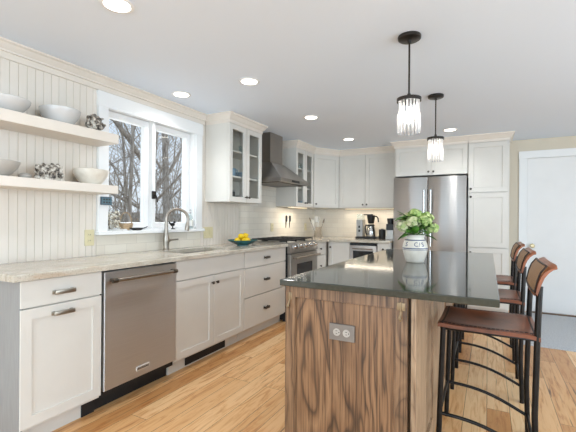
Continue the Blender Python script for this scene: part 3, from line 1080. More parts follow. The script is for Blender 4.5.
# ------------------------------------------------------------------ range and hood
ry0, ry1 = 3.852, 4.634
t = thing('range', 'stainless steel gas range with front knobs and black grates', 'stove', (-2.3, (ry0 + ry1) / 2, 0))
RX = -2.035
MB(LEFT).box(ry0, ry1, 0.02, 0.90, W + 0.012, RX - 0.03).build('body', 'dark', t)
MB(LEFT).box(ry0, ry1, 0.895, 0.925, W + 0.012, RX - 0.02, 0.003).build('cooktop', 'range_steel', t)
b = MB(LEFT)
pr = [(RX - 0.03, 0.80), (RX + 0.012, 0.80), (RX + 0.012, 0.83), (RX - 0.012, 0.915), (RX - 0.03, 0.925)]
lo = [b.v((ry0, z, x)) for x, z in pr]
hi = [b.v((ry1, z, x)) for x, z in pr]
for i in range(5):
    b.f((lo[i], lo[(i + 1) % 5], hi[(i + 1) % 5], hi[i]))
b.f(lo)
b.f(hi[::-1])
b.build('control_panel', 'range_steel', t)
for k in range(5):
    a = ry0 + 0.10 + k * (ry1 - ry0 - 0.2) / 4
    kb = MB(Matrix.Translation((RX + 0.0, a, 0.872)) @ Matrix.Rotation(R(75), 4, 'Y'))
    kb.lathe([(0, -0.01), (0.032, -0.01), (0.032, 0.004), (0.024, 0.008), (0.024, 0.040), (0.020, 0.046), (0, 0.047)], n=20)
    kb.build('knob', 'chrome', t, smooth=True)
dr = MB(LEFT).box(ry0 + 0.004, ry1 - 0.004, 0.27, 0.79, RX - 0.03, RX + 0.012, 0.004).build('oven_door', 'range_steel', t)
MB(LEFT).box(ry0 + 0.17, ry1 - 0.17, 0.38, 0.665, RX + 0.0115, RX + 0.015, 0.002).build('oven_window', 'blackglass', dr)
b = MB(LEFT)
b.tube([(ry0 + 0.04, 0.745, RX + 0.065), (ry1 - 0.04, 0.745, RX + 0.065)], 0.014, 12)
for a in (ry0 + 0.07, ry1 - 0.07):
    b.box(a - 0.012, a + 0.012, 0.735, 0.755, RX + 0.01, RX + 0.062, 0.002)
b.build('handle', 'nickel', dr, smooth=True)
MB(LEFT).box(ry0 + 0.004, ry1 - 0.004, 0.09, 0.262, RX - 0.03, RX + 0.010, 0.004).build('storage_drawer', 'range_steel', t)
MB(LEFT).box(ry0 + 0.004, ry1 - 0.004, 0.0, 0.085, RX - 0.09, RX - 0.05).build('kick_plate', 'dark', t)
for k in range(3):
    g0 = ry0 + 0.02 + k * 0.249
    g1 = g0 + 0.243
    b = MB()
    for yy in (g0, (g0 + g1) / 2 - 0.005, g1 - 0.012):
        b.box(W + 0.06, RX - 0.05, yy, yy + 0.012, 0.945, 0.962, 0.003)
    for xx in (W + 0.06, W + 0.2, W + 0.34, RX - 0.062):
        b.box(xx, xx + 0.012, g0, g1, 0.944, 0.960, 0.003)
    for xx in (W + 0.06, RX - 0.062):
        for yy in (g0, g1 - 0.012):
            b.box(xx, xx + 0.012, yy, yy + 0.012, 0.925, 0.948)
    b.build('grate', 'castiron', t)
    for xx in (W + 0.17, RX - 0.17):
        MB().lathe([(0, 0.925), (0.045, 0.925), (0.045, 0.933), (0.03, 0.936), (0.03, 0.942), (0, 0.943)], (xx, (g0 + g1) / 2, 0), 18).build('burner', 'castiron', t, smooth=True)

hc = 4.13
t = thing('range_hood', 'stainless chimney range hood with sloped canopy above the range', 'range hood', (W + 0.25, hc, 1.60))
MB(LEFT).box(hc - 0.155, hc + 0.155, 1.90, CEIL - 0.001, W + 0.002, W + 0.255, 0.002).build('chimney', 'hood_steel', t)
b = MB()
hx0, hx1 = W + 0.002, W + 0.53
tp = [(hx0, hc - 0.17), (hx0 + 0.27, hc - 0.17), (hx0 + 0.27, hc + 0.17), (hx0, hc + 0.17)]
bt = [(hx0, hc - 0.38), (hx1, hc - 0.38), (hx1, hc + 0.38), (hx0, hc + 0.38)]
r0 = [b.v((x, y, 1.905)) for x, y in tp]
r1 = [b.v((x, y, 1.685)) for x, y in bt]
r2 = [b.v((x, y, 1.645)) for x, y in bt]
for p_, q_ in ((r0, r1), (r1, r2)):
    for k in range(4):
        b.f((p_[k], p_[(k + 1) % 4], q_[(k + 1) % 4], q_[k]))
b.f(r0[::-1])
b.f(r2)
b.build('canopy', 'hood_steel', t)
b = MB()
for yy in (hc - 0.32, hc - 0.105, hc + 0.11):
    b.box(hx0 + 0.06, hx1 - 0.06, yy, yy + 0.21, 1.636, 1.646, 0.002)
b.build('filter', 'darkpull', t)
MB(LEFT).box(hc - 0.10, hc + 0.10, 1.652, 1.678, hx1 - 0.002, hx1 + 0.004, 0.001).build('control_strip', 'blackglass', t)

# ------------------------------------------------------------------ wall cabinets
ZU0, ZU1 = 1.379, 2.186


def carcass_open(b, a0, a1, b0, b1, c0, c1, th=0.018, nshelf=2):
    b.box(a0, a0 + th, b0, b1, c0, c1)
    b.box(a1 - th, a1, b0, b1, c0, c1)
    b.box(a0 + th, a1 - th, b0, b0 + th, c0, c1)
    b.box(a0 + th, a1 - th, b1 - th, b1, c0, c1)
    b.box(a0 + th, a1 - th, b0 + th, b1 - th, c0, c0 + 0.008)


CROWN = [(0, 2.183), (0.004, 2.183), (0.006, 2.214), (0.014, 2.222), (0.018, 2.226), (0.038, 2.256), (0.050, 2.264), (0.052, 2.2795), (0, 2.2795)]
SHELF_Z = (1.645, 1.915)


def glass_cabinet(t, y0, y1):
    b = MB(LEFT)
    carcass_open(b, y0 + 0.0005, y1 - 0.0005, ZU0, ZU1 + 0.09, XBK, XU - DT - 0.001)
    b.build('body', 'cab', t)
    MB(LEFT).box(y0 + 0.02, y1 - 0.02, ZU0 + 0.018, ZU1, XBK + 0.008, XBK + 0.011).build('back_panel', 'cabin', t)
    for z in SHELF_Z:
        MB(LEFT).box(y0 + 0.019, y1 - 0.019, z - 0.009, z + 0.009, XBK + 0.012, XU - DT - 0.012, 0.001).build('shelf', 'cab', t)
    ym = (y0 + y1) / 2
    for a0, a1, ka in ((y0, ym, -1), (ym, y1, 1)):
        d = MB(LEFT)
        d.panel(a0 + G, a1 - G, ZU0, ZU1 - 0.004, XU - DT, XU, 0.052, 0.008, 0.003, hole=True)
        d = d.build('door', 'cab', t)
        MB(LEFT).box(a0 + 0.05, a1 - 0.05, ZU0 + 0.05, ZU1 - 0.054, XU - 0.012, XU - 0.009).build('pane', 'cabglass', d)
        rnd_knob(LEFT, ym + ka * 0.026, ZU0 + 0.055, XU, d)


GY0, GY1 = 3.065, 3.682
t = thing('glass_front_cabinet', 'cream glass-door wall cabinet between the window and the range hood', 'cabinet', ((XU + W) / 2, (GY0 + GY1) / 2, ZU0))
glass_cabinet(t, GY0, GY1)
MB().sweep([(W + 0.003, GY0), (XU, GY0), (XU, GY1), (W + 0.003, GY1)], CROWN).build('crown', 'cream', t)
HY0, HY1 = 4.565, 5.139
t = thing('glass_front_cabinet', 'cream glass-door wall cabinet to the right of the range hood', 'cabinet', ((XU + W) / 2, (HY0 + HY1) / 2, ZU0))
glass_cabinet(t, HY0, HY1)
AX, AY = XU, HY1 + 0.005
BX, BY = -2.061, YU
MB().sweep([(W + 0.003, HY0), (XU, HY0), (XU, HY1)], CROWN).build('crown', 'cream', t)

# diagonal corner wall cabinet
t = thing('corner_wall_cabinet', 'cream single-door wall cabinet set diagonally in the far corner', 'cabinet', (W + 0.25, YB - 0.25, ZU0))
dv = Vector((BX - AX, BY - AY, 0))
dl = dv.length
dn = dv.normalized()
outv = dn.cross(Vector((0, 0, 1)))
DI = Matrix(((dn.x, 0, outv.x, AX), (dn.y, 0, outv.y, AY), (0, 1, 0, 0), (0, 0, 0, 1)))
ins = outv * (-(DT + 0.001))
MB().prism([(XBK, AY), (AX + ins.x * 0.2 - 0.012, AY), (AX + ins.x + 0.0, AY + 0.02), (BX + ins.x, BY + ins.y), (BX, BY + 0.02), (BX, YB - 0.012), (XBK, YB - 0.012)], ZU0, ZU1 + 0.09).build('body', 'cab', t)
d = front_shaker(DI, 0.004, dl - 0.004, ZU0, ZU1 - 0.004, 0.0, t)
rnd_knob(DI, 0.035, ZU0 + 0.055, 0.0, d)
MB().sweep([(AX, AY), (BX, BY)], CROWN).build('crown', 'cream', t)

# two-door wall cabinet over the coffee corner
UX0, UX1 = BX + 0.003, -1.156
t = thing('wall_cabinet', 'cream two-door wall cabinet above the coffee maker', 'cabinet', ((UX0 + UX1) / 2, YB - 0.17, ZU0))
MB(BACK).box(UX0, UX1, ZU0, ZU1 + 0.09, -YB + 0.012, -YU - DT - 0.001).build('body', 'cab', t)
um = (UX0 + -1.225) / 2
um = UX0 + 0.415
for a0, a1, ka in ((UX0, um, -1), (um, UX1, 1)):
    d = front_shaker(BACK, a0, a1, ZU0, ZU1 - 0.004, -YU, t)
    rnd_knob(BACK, um + ka * 0.03, ZU0 + 0.05, -YU, d)
MB().sweep([(UX0, YU), (UX1, YU)], CROWN).build('crown', 'cream', t)

# cabinet over the refrigerator and tall pantry
FX0, FX1 = -1.152, -0.232
PX1 = 0.227
t = thing('refrigerator_cabinet', 'cream two-door cabinet above the refrigerator', 'cabinet', ((FX0 + FX1) / 2, YP + 0.3, 1.80))
MB(BACK).box(FX0, FX1, 1.80, ZU1 + 0.09, -YB + 0.002, -YP - DT - 0.001).build('body', 'cab', t)
fm = (FX0 + FX1) / 2 + 0.02
for a0, a1, ka in ((FX0 + 0.02, fm, -1), (fm, FX1, 1)):
    d = front_shaker(BACK, a0, a1, 1.80, ZU1 - 0.004, -YP, t)
    rnd_knob(BACK, fm + ka * 0.03, 1.845, -YP, d)
MB().sweep([(FX0, YB - 0.34), (FX0, YP), (FX1, YP)], CROWN).build('crown', 'cream', t)
t = thing('pantry_cabinet', 'tall cream pantry cabinet between the refrigerator and the white door', 'cabinet', ((FX1 + PX1) / 2, YP + 0.3, 0))
b = MB(BACK)
b.box(FX1 + 0.003, PX1, 0.10, ZU1 + 0.09, -YB + 0.002, -YP - DT - 0.001)
b.build('body', 'cab', t)
MB(BACK).box(FX1 + 0.003, PX1, 0, 0.10, -YB + 0.05, -YP - 0.075).build('toe_kick', 'cab', t)
for z0, z1, kz in ((1.555, ZU1 - 0.004, 1.60), (0.865, 1.55, 1.50), (ZB, 0.86, 0.80)):
    d = front_shaker(BACK, FX1 + 0.006, PX1 - 0.012, z0, z1, -YP, t, rail=0.06)
    rnd_knob(BACK, FX1 + 0.036, kz, -YP, d)
MB().sweep([(FX1 + 0.003, YP), (PX1, YP), (PX1, YB - 0.002)], CROWN).build('crown', 'cream', t)

# ------------------------------------------------------------------ refrigerator
RXL, RXR = -1.150, -0.240
t = thing('refrigerator', 'stainless steel french-door refrigerator with two long upright handles', 'refrigerator', ((RXL + RXR) / 2, 5.5, 0))
MB(BACK).box(RXL + 0.005, RXR - 0.005, 0.03, 1.775, -YB + 0.02, -5.275).build('body', 'dark', t)
rm = -0.705
for a0, a1, s_ in ((RXL, rm, -1), (rm, RXR, 1)):
    d = MB(BACK).box(a0 + 0.002, a1 - 0.002, 0.72, 1.775, -5.274, -5.215, 0.008, 3).build('door', 'fridge_steel', t, smooth=True)
    a = rm + s_ * 0.042
    b = MB(BACK)
    b.tube([(a, 0.86, -5.165), (a, 1.60, -5.165)], 0.013, 12)
    for z in (0.89, 1.57):
        b.tube([(a, z, -5.217), (a, z, -5.165)], 0.010, 10)
    b.build('handle', 'chrome', d, smooth=True)
d = MB(BACK).box(RXL + 0.002, RXR - 0.002, 0.10, 0.715, -5.274, -5.215, 0.008, 3).build('freezer_drawer', 'fridge_steel', t, smooth=True)
b = MB(BACK)
b.tube([(RXL + 0.09, 0.65, -5.165), (RXR - 0.09, 0.65, -5.165)], 0.013, 12)
for a in (RXL + 0.12, RXR - 0.12):
    b.tube([(a, 0.65, -5.217), (a, 0.65, -5.165)], 0.010, 10)
b.build('handle', 'chrome', d, smooth=True)
MB(BACK).box(RXL + 0.02, RXR - 0.02, 0.0, 0.09, -YB + 0.05, -5.29).build('base_grille', 'dark', t)

# ------------------------------------------------------------------ island
IX0, IX1, IY0, IY1 = -0.884, 0.040, 1.571, 3.764
BX0, BX1, BY0, BY1 = -0.866, -0.262, 1.600, 3.715
t = thing('island_cabinet', 'weathered oak kitchen island base with framed end panel and outlet', 'kitchen island', ((BX0 + BX1) / 2, (BY0 + BY1) / 2, 0))
MB().box(BX0 + 0.004, BX1 - 0.04, BY0 + 0.026, BY1, 0.0, 0.8835).box(BX1 - 0.04, BX1 - 0.02, BY0 + 0.09, BY1, 0.0, 0.8835).build('body', 'oakside', t)
b = MB(BACK)
b.panel(BX0, BX1 - 0.031, 0.03, 0.8835, -BY0 - 0.025, -BY0, 0.052, 0.013, 0.004, hole=True)
ep = b.build('end_frame', 'oakside', t)
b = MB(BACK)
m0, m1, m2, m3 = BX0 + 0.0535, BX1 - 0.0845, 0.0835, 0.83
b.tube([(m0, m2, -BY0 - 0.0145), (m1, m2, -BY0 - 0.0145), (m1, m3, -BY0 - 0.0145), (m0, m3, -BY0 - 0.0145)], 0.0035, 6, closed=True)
b.build('shadow_strip', 'oak_shadow', ep)['label'] = 'dark strip standing in for the shadow line around the panel'  # thin dark strip added as the shade along the recess edge
MB(BACK).box(BX0 + 0.045, BX1 - 0.076, 0.075, 0.8385, -BY0 - 0.024, -BY0 - 0.016).build('end_panel', 'oak', ep)
b = MB(BACK)
b.box(BX0 - 0.004, BX1 - 0.018, 0, 0.028, -BY0 - 0.025, -BY0 + 0.004, 0.002)
b.build('base_trim', 'oakside', t)
for k in range(3):
    a0 = BY0 + 0.028 + k * 0.69
    b = MB(LEFT)
    b.panel(a0 + 0.001, a0 + 0.689, 0.0, 0.8835, BX1 - 0.0195, BX1, 0.085 if k else 0.11, 0.013, 0.004)
    b.build('side_panel', 'oak_lit', t)
# small metal hooks at the top corners of the end panel and the outlet
for ax, bz, w_ in ((-0.840, 0.835, 0.010), (-0.318, 0.842, 0.017)):
    b = MB(BACK)
    b.box(ax - w_, ax + w_, bz - 0.016, bz + 0.016, -BY0 - 0.001, -BY0 + 0.004, 0.001)
    b.box(ax - 0.003, ax + 0.003, bz - 0.020, bz + 0.020, -BY0 + 0.002, -BY0 + 0.010, 0.001)
    b.tube([(ax, bz - 0.012, -BY0 + 0.006), (ax - 0.001, bz - 0.030, -BY0 + 0.010), (ax - 0.003, bz - 0.046, -BY0 + 0.020), (ax + 0.003, bz - 0.052, -BY0 + 0.026), (ax + 0.006, bz - 0.046, -BY0 + 0.030)],
           [0.004, 0.005, 0.006, 0.005, 0.004], 8)
    b.build('hook', 'hook_brass', t, smooth=True)
ob = MB(BACK).box(-0.640, -0.520, 0.656, 0.730, -BY0 - 0.0158, -BY0 - 0.004, 0.002).build('outlet', 'greyplate', t)
for a in (-0.603, -0.557):
    fb = MB(BACK @ Matrix.Translation((a, 0.693, -BY0 - 0.0045)))
    fb.lathe([(0.0, 0.0), (0.017, 0.0), (0.017, 0.002), (0.0, 0.002)], n=20)
    rc = fb.build('receptacle', 'greyplastic', ob)
    sb = MB(BACK)
    for dx, dz, w, h in ((-0.0005, 0.006, 0.009, 0.0022), (-0.0005, -0.006, 0.007, 0.0022)):
        sb.box(a + dx - w / 2, a + dx + w / 2, 0.693 + dz - h / 2, 0.693 + dz + h / 2, -BY0 - 0.0030, -BY0 - 0.0018)
    sb.tube([(a + 0.011, 0.693, -BY0 - 0.003), (a + 0.011, 0.693, -BY0 - 0.0018)], 0.0025, 8)
    sb.build('slots', 'dark', rc)
b = MB()
b.prism([(IX0, IY0), (IX1, IY0), (IX1, IY1), (IX0, IY1)], 0.884, 0.914, 0.004)
tag(b.build('island_countertop', 'island'), 'polished dark grey-green countertop on the oak island', 'countertop')


# ------------------------------------------------------------------ stools
def make_stool(cx, cy, label):
    t = thing('bar_stool', label, 'stool', (cx, cy, 0), 'leather bar stools at the island')
    hw = 0.215                     # half width along y
    xf, xr = -0.202, 0.206
    SZ = 0.655
    def P3(x, y, z):
        return (cx + x, cy + y, z)
    for s_ in (-1, 1):
        # rear leg runs on upward as the back post
        pts = [P3(xr + 0.004, s_ * hw * 1.0, 0.0), P3(xr - 0.004, s_ * hw * 0.985, 0.3), P3(xr + 0.004, s_ * hw * 0.965, 0.62), P3(xr + 0.008, s_ * hw * 0.95, 0.76), P3(xr + 0.014, s_ * hw * 0.93, 0.90)]
        MB().tube(pts, 0.0135, 12).build('leg', 'blackmetal', t, smooth=True)
        pts = [P3(xf - 0.012, s_ * hw * 1.0, 0.0), P3(xf - 0.004, s_ * hw * 0.98, 0.3), P3(xf + 0.008, s_ * hw * 0.95, SZ + 0.01)]
        MB().tube(pts, 0.0135, 12).build('leg', 'blackmetal', t, smooth=True)
        arc = []
        for k in range(11):
            u = k / 10
            arc.append(P3((xf - 0.007) * (1 - u) + (xr - 0.001) * u, s_ * hw * 0.985, 0.212 - 0.105 * u + 0.032 * math.sin(PI * u)))
        MB().tube(arc, 0.009, 10).build('stretcher', 'blackmetal', t, smooth=True)
    for x, z in ((xf - 0.006, 0.218), (xr, 0.112)):
        MB().tube([P3(x, -hw * 0.985, z), P3(x, hw * 0.985, z)], 0.009, 10).build('stretcher', 'blackmetal', t, smooth=True)
    fr = MB()
    zz = SZ - 0.004
    fr.tube([P3(xf, -hw * 0.95, zz), P3(xr + 0.004, -hw * 0.95, zz), P3(xr + 0.004, hw * 0.95, zz), P3(xf, hw * 0.95, zz)], 0.010, 10, closed=True)
    fr.build('seat_frame', 'blackmetal', t, smooth=True)
    # leather seat: sheet dished in the middle, edges folded over the frame
    nx, ny = 14, 14
    b = MB()
    top, bot = [], []
    for i in range(nx + 1):
        rt, rb = [], []
        for j in range(ny + 1):
            u, v = i / nx * 2 - 1, j / ny * 2 - 1
            x = (xf + xr) / 2 + u * 0.222
            y = v * (hw + 0.004)
            z = SZ + 0.026 - 0.020 * (1 - u * u) * (1 - v * v) - 0.010 * max(0, abs(u) - 0.8) / 0.2 - 0.008 * max(0, abs(v) - 0.85) / 0.15
            if u < -0.7:
                z += 0.012 * ((-u - 0.7) / 0.3) * abs(v) ** 2
            rt.append(b.v(P3(x, y, z)))
            rb.append(b.v(P3(x, y, z - 0.018)))
        top.append(rt)
        bot.append(rb)
    for i in range(nx):
        for j in range(ny):
            b.f((top[i][j], top[i + 1][j], top[i + 1][j + 1], top[i][j + 1]))
            b.f((bot[i][j], bot[i][j + 1], bot[i + 1][j + 1], bot[i + 1][j]))
    for i in range(nx):
        for j in (0, ny):
            b.f((top[i][j], top[i + 1][j], bot[i + 1][j], bot[i][j]))
            b.f((top[0][i], top[0][i + 1], bot[0][i + 1], bot[0][i]))
            b.f((top[nx][i], top[nx][i + 1], bot[nx][i + 1], bot[nx][i]))
    seat = b.build('seat', 'leatherdark', t, smooth=True)
    lb = MB()
    def seat_z(u, v):
        return SZ + 0.026 - 0.020 * (1 - u * u) * (1 - v * v) - 0.010 * max(0, abs(u) - 0.8) / 0.2 - 0.008 * max(0, abs(v) - 0.85) / 0.15 + (0.012 * ((-u - 0.7) / 0.3) * abs(v) ** 2 if u < -0.7 else 0)
    for k in range(22):
        q = -0.93 + k * 1.86 / 21
        for (u, v, ax) in ((q, -0.9, 0), (q, 0.9, 0), (-0.9, q, 1), (0.9, q, 1)):
            x, y, z = (xf + xr) / 2 + u * 0.222, v * (hw + 0.004), seat_z(u, v)
            a, c = (0.0075, 0.0045) if ax == 0 else (0.0045, 0.0075)
            lb.box(cx + x - a, cx + x + a, cy + y - c, cy + y + c, z - 0.004, z + 0.0015)
    lb.build('lacing', 'lace', seat)
    # backrest: flared leather shell, rolled back along the top, with a cane inset on the face
    prof = [(px_ + 0.012, pz_) for px_, pz_ in ((0.190, 0.852), (0.193, 0.880), (0.200, 0.915), (0.210, 0.950), (0.226, 0.980), (0.246, 1.000), (0.266, 1.008))]
    th = [0.010, 0.015, 0.018, 0.019, 0.018, 0.014, 0.008]
    ny = 18
    b = MB()
    F, K = [], []
    def bulge(v):
        return -0.014 * (1 - v * v)
    for j in range(ny + 1):
        v = j / ny * 2 - 1
        y = v * (hw + 0.012)
        cr = 1 - 0.30 * max(0, abs(v) - 0.86) / 0.14
        f_, k_ = [], []
        for (x, z), h_ in zip(prof, th):
            zz_ = 0.93 + (z - 0.93) * (1 - 0.22 * (max(0, abs(v) - 0.8) / 0.2) ** 2 * (1 if z > 0.93 else 0.8))
            f_.append(b.v(P3(x + 0.6 * bulge(v), y, zz_)))
            k_.append(b.v(P3(x + h_ * cr + 0.6 * bulge(v), y, zz_ - 0.004)))
        F.append(f_)
        K.append(k_)
    n = len(prof)
    for j in range(ny):
        for i in range(n - 1):
            b.f((F[j][i], F[j][i + 1], F[j + 1][i + 1], F[j + 1][i]))
            b.f((K[j][i], K[j + 1][i], K[j + 1][i + 1], K[j][i + 1]))
        for i in (0, n - 1):
            b.f((F[j][i], F[j + 1][i], K[j + 1][i], K[j][i]))
    for j in (0, ny):
        b.f(F[j] + K[j][::-1])
    back = b.build('backrest', 'leather', t, smooth=True, angle=60)
    b = MB()
    lines = []
    for j in range(13):
        v = -0.91 + 1.82 * j / 12
        y = v * (hw + 0.012)
        row = []
        for x, z in ((0.2040, 0.872), (0.2140, 0.925), (0.2270, 0.965), (0.2500, 0.9965)):
            row.append((cx + x - 0.0025 + 0.6 * bulge(v), cy + y, z))
        lines.append(row)
    vs = [[b.v(p) for p in r] for r in lines]
    bk = [[b.v((p[0] + 0.006, p[1], p[2])) for p in r] for r in lines]
    for j in range(12):
        for i in range(3):
            b.f((vs[j][i], vs[j][i + 1], vs[j + 1][i + 1], vs[j + 1][i]))
            b.f((bk[j][i], bk[j + 1][i], bk[j + 1][i + 1], bk[j][i + 1]))
        for i in (0, 3):
            b.f((vs[j][i], vs[j + 1][i], bk[j + 1][i], bk[j][i]))
    for j in (0, 12):
        b.f(vs[j] + bk[j][::-1])
    b.build('cane_inset', 'cane', back, smooth=True)
    b = MB()
    edge = [lines[j][3] for j in range(13)] + [lines[12][2], lines[12][1]] + [lines[12 - j][0] for j in range(13)] + [lines[0][1], lines[0][2]]
    b.tube([(p[0] - 0.001, p[1], p[2]) for p in edge], 0.0045, 6, closed=True)
    b.build('lacing', 'lace', back, smooth=True)
    return t


make_stool(-0.006, 2.285, 'nearest leather and black iron bar stool, tucked under the island corner')
make_stool(-0.006, 3.13, 'middle leather and black iron bar stool of the row along the island')
make_stool(-0.006, 3.965, 'farthest leather and black iron bar stool, nearest the pantry cabinet')


# ------------------------------------------------------------------ floating shelves and what stands on them
for z0, z1, lab in ((1.743, 1.811, 'upper cream floating shelf on the beadboard wall'), (1.379, 1.437, 'lower cream floating shelf on the beadboard wall')):
    tag(MB().box(W + 0.001, W + 0.25, 0.55, 1.828, z0, z1, 0.003).build('wall_shelf', 'cream'), lab, 'shelf', 'floating shelves')


def bowl(name, label, cx, cy, z, r, h, material, foot=0.45, wall=0.006, cat='bowl', group=None, flare=1.6):
    prof = [(0.0, 0.0), (r * foot, 0.0), (r * foot, 0.008)]
    for k in range(9):
        u = k / 8
        prof.append((r * (foot + (1 - foot) * (1 - (1 - u) ** flare)), 0.008 + (h - 0.008) * u ** 1.05))
    prof.append((r - wall * 0.5, h + 0.002))
    for k in range(8, -1, -1):
        u = k / 8
        prof.append((max(0.004, r * (foot + (1 - foot) * (1 - (1 - u) ** flare)) - wall), 0.016 + (h - 0.018) * u ** 1.05))
    prof.append((0, 0.014))
    o = MB().lathe(prof, (cx, cy, z), 40).build(name, material, smooth=True)
    return tag(o, label, cat, group)


bowl('bowl', 'white bowl at the left end of the upper shelf', W + 0.13, 1.155, 1.811, 0.125, 0.085, 'ceramic', 0.5)
bowl('bowl', 'white bowl in the middle of the upper shelf', W + 0.125, 1.475, 1.811, 0.122, 0.105, 'ceramic', 0.55)
bowl('bowl', 'grey-beige bowl at the left end of the lower shelf', W + 0.125, 1.105, 1.437, 0.122, 0.090, 'greyceramic', 0.5)
bowl('bowl', 'pale bowl at the right end of the lower shelf by the window', W + 0.13, 1.695, 1.437, 0.118, 0.105, 'stoneware', 0.55)
tag(MB().sphere((W + 0.06, 1.362, 1.830), 0.03, 14, 8, (1, 1.4, 0.63)).build('stone', 'greyceramic', smooth=True), 'small grey stone behind the middle bowl on the upper shelf', 'stone')
tag(MB().sphere((W + 0.10, 1.277, 1.4585), 0.03, 14, 8, (1, 1.25, 0.72)).build('stone', 'greyceramic', smooth=True), 'small grey stone left of the shell block on the lower shelf', 'stone')


def shell_lump(b, c, r, rnd):
    """one oyster-like valve: a thin cupped oval, turned at random"""
    ax = Matrix.Rotation(rnd.uniform(0, 2 * PI), 4, 'Z') @ Matrix.Rotation(rnd.uniform(0, PI), 4, 'X') @ Matrix.Rotation(rnd.uniform(0, 2 * PI), 4, 'Y')
    keep = b.M
    b.M = Matrix.Translation(c) @ ax @ Matrix.Diagonal((r * rnd.uniform(0.8, 1.1), r * rnd.uniform(0.55, 0.8), r * rnd.uniform(0.3, 0.45), 1))
    b.sphere((0, 0, 0), 1.0, 9, 6)
    b.M = keep


rnd = random.Random(3)
b = MB()
for k in range(46):
    th, ph = rnd.uniform(0, 2 * PI), math.acos(rnd.uniform(-1, 1))
    q = 0.046
    shell_lump(b, (W + 0.15 + q * math.sin(ph) * math.cos(th), 1.705 + 1.15 * q * math.sin(ph) * math.sin(th), 1.811 + 0.068 + q * math.cos(ph)), 0.026, rnd)
b.sphere((W + 0.15, 1.705, 1.811 + 0.062), 0.042, 12, 8)
tag(b.build('shell_ball', 'shell', smooth=True), 'round cluster of dark and white oyster shells on the upper shelf', 'shell decoration')
b = MB()
for k in range(70):
    shell_lump(b, (W + 0.13 + rnd.uniform(-0.035, 0.035), 1.405 + rnd.uniform(-0.075, 0.075), 1.437 + rnd.uniform(0.018, 0.108)), 0.021, rnd)
b.box(W + 0.10, W + 0.16, 1.335, 1.475, 1.44, 1.54)
t = tag(b.build('shell_block', 'shell', smooth=True), 'rectangular block of dark and white oyster shells on the lower shelf', 'shell decoration')

# things on the window sill
SILL = 1.10
b = thing('shell_jar', 'square glass jar of pale shells on the left of the window sill', 'jar', (W + 0.005, 1.972, SILL))
jb = MB()
jb.box(W - 0.045, W + 0.045, 1.915, 2.04, SILL, SILL + 0.175, 0.008)
jb.build('jar_glass', 'cabglass', b)
sb = MB()
for k in range(60):
    shell_lump(sb, (W + rnd.uniform(-0.026, 0.026), 1.977 + rnd.uniform(-0.044, 0.044), SILL + 0.02 + rnd.uniform(0.0, 0.13)), 0.0165, rnd)
sb.build('shells', 'shellpale', b, smooth=True)
t = thing('basket', 'small woven basket with an arched handle on the window sill', 'basket', (W - 0.03, 2.115, SILL))
MB().lathe([(0, 0), (0.045, 0), (0.058, 0.03), (0.062, 0.06), (0.058, 0.06), (0.052, 0.03), (0.04, 0.006), (0, 0.006)], (W - 0.03, 2.115, SILL), 24, sx=0.75).build('body', 'basket', t, smooth=True)
hp = [(W - 0.03, 2.115 + 0.058 * math.cos(a), SILL + 0.055 + 0.095 * math.sin(a)) for a in [PI * k / 14 for k in range(15)]]
MB().tube(hp, 0.004, 8).build('handle', 'basket', t, smooth=True)
t = thing('pebble_dish', 'small black boat-shaped dish on the window sill', 'dish', (W + 0.022, 2.20, SILL))
MB().lathe([(0, 0), (0.04, 0), (0.07, 0.016), (0.078, 0.022), (0.066, 0.018), (0.03, 0.006), (0, 0.006)], (W + 0.016, 2.19, SILL), 24, sx=0.33).build('dish', 'blackplastic', t, smooth=True)
MB().tube([(W + 0.016, 2.255, SILL + 0.016), (W + 0.016, 2.285, SILL + 0.024), (W + 0.016, 2.30, SILL + 0.032)], [0.005, 0.004, 0.003], 8).build('handle', 'blackplastic', t, smooth=True)
# bird figurine
t = thing('bird_figurine', 'small dark bird figurine on the window sill behind the faucet', 'figurine', (W, 2.61, SILL))
b = MB()
b.lathe([(0, 0), (0.026, 0), (0.026, 0.006), (0.006, 0.012), (0.005, 0.03), (0, 0.03)], (W, 2.61, SILL), 16)
b.sphere((W, 2.61, SILL + 0.044), 0.02, 14, 8, (0.8, 1.3, 0.85))
b.sphere((W, 2.632, SILL + 0.066), 0.011, 12, 8)
b.tube([(W, 2.642, SILL + 0.066), (W, 2.656, SILL + 0.064)], [0.004, 0.001], 6)
b.tube([(W, 2.59, SILL + 0.048), (W, 2.57, SILL + 0.062), (W, 2.562, SILL + 0.075)], [0.010, 0.007, 0.003], 6)
b.build('bird', 'blackmetal', t, smooth=True)
# bottle
t = thing('glass_bottle', 'clear glass bottle with a pump at the right end of the window sill', 'bottle', (W - 0.005, 2.845, SILL))
MB().lathe([(0, 0), (0.03, 0), (0.032, 0.01), (0.032, 0.10), (0.026, 0.125), (0.012, 0.14), (0.012, 0.155), (0, 0.155)], (W - 0.005, 2.845, SILL), 20).build('body', 'clear', t, smooth=True)
MB().lathe([(0.0323, 0.025), (0.0326, 0.025), (0.0326, 0.088), (0.0323, 0.088)], (W - 0.005, 2.845, SILL), 20).build('paper_label', 'whiteplate', t, smooth=True)
b = MB()
b.lathe([(0, 0.152), (0.014, 0.152), (0.014, 0.168), (0.005, 0.172), (0.005, 0.188), (0, 0.188)], (W - 0.005, 2.845, SILL), 14)
b.tube([(W - 0.005, 2.845, SILL + 0.186), (W + 0.02, 2.83, SILL + 0.188), (W + 0.028, 2.826, SILL + 0.182)], 0.005, 8)
b.build('pump', 'greyplastic', t, smooth=True)

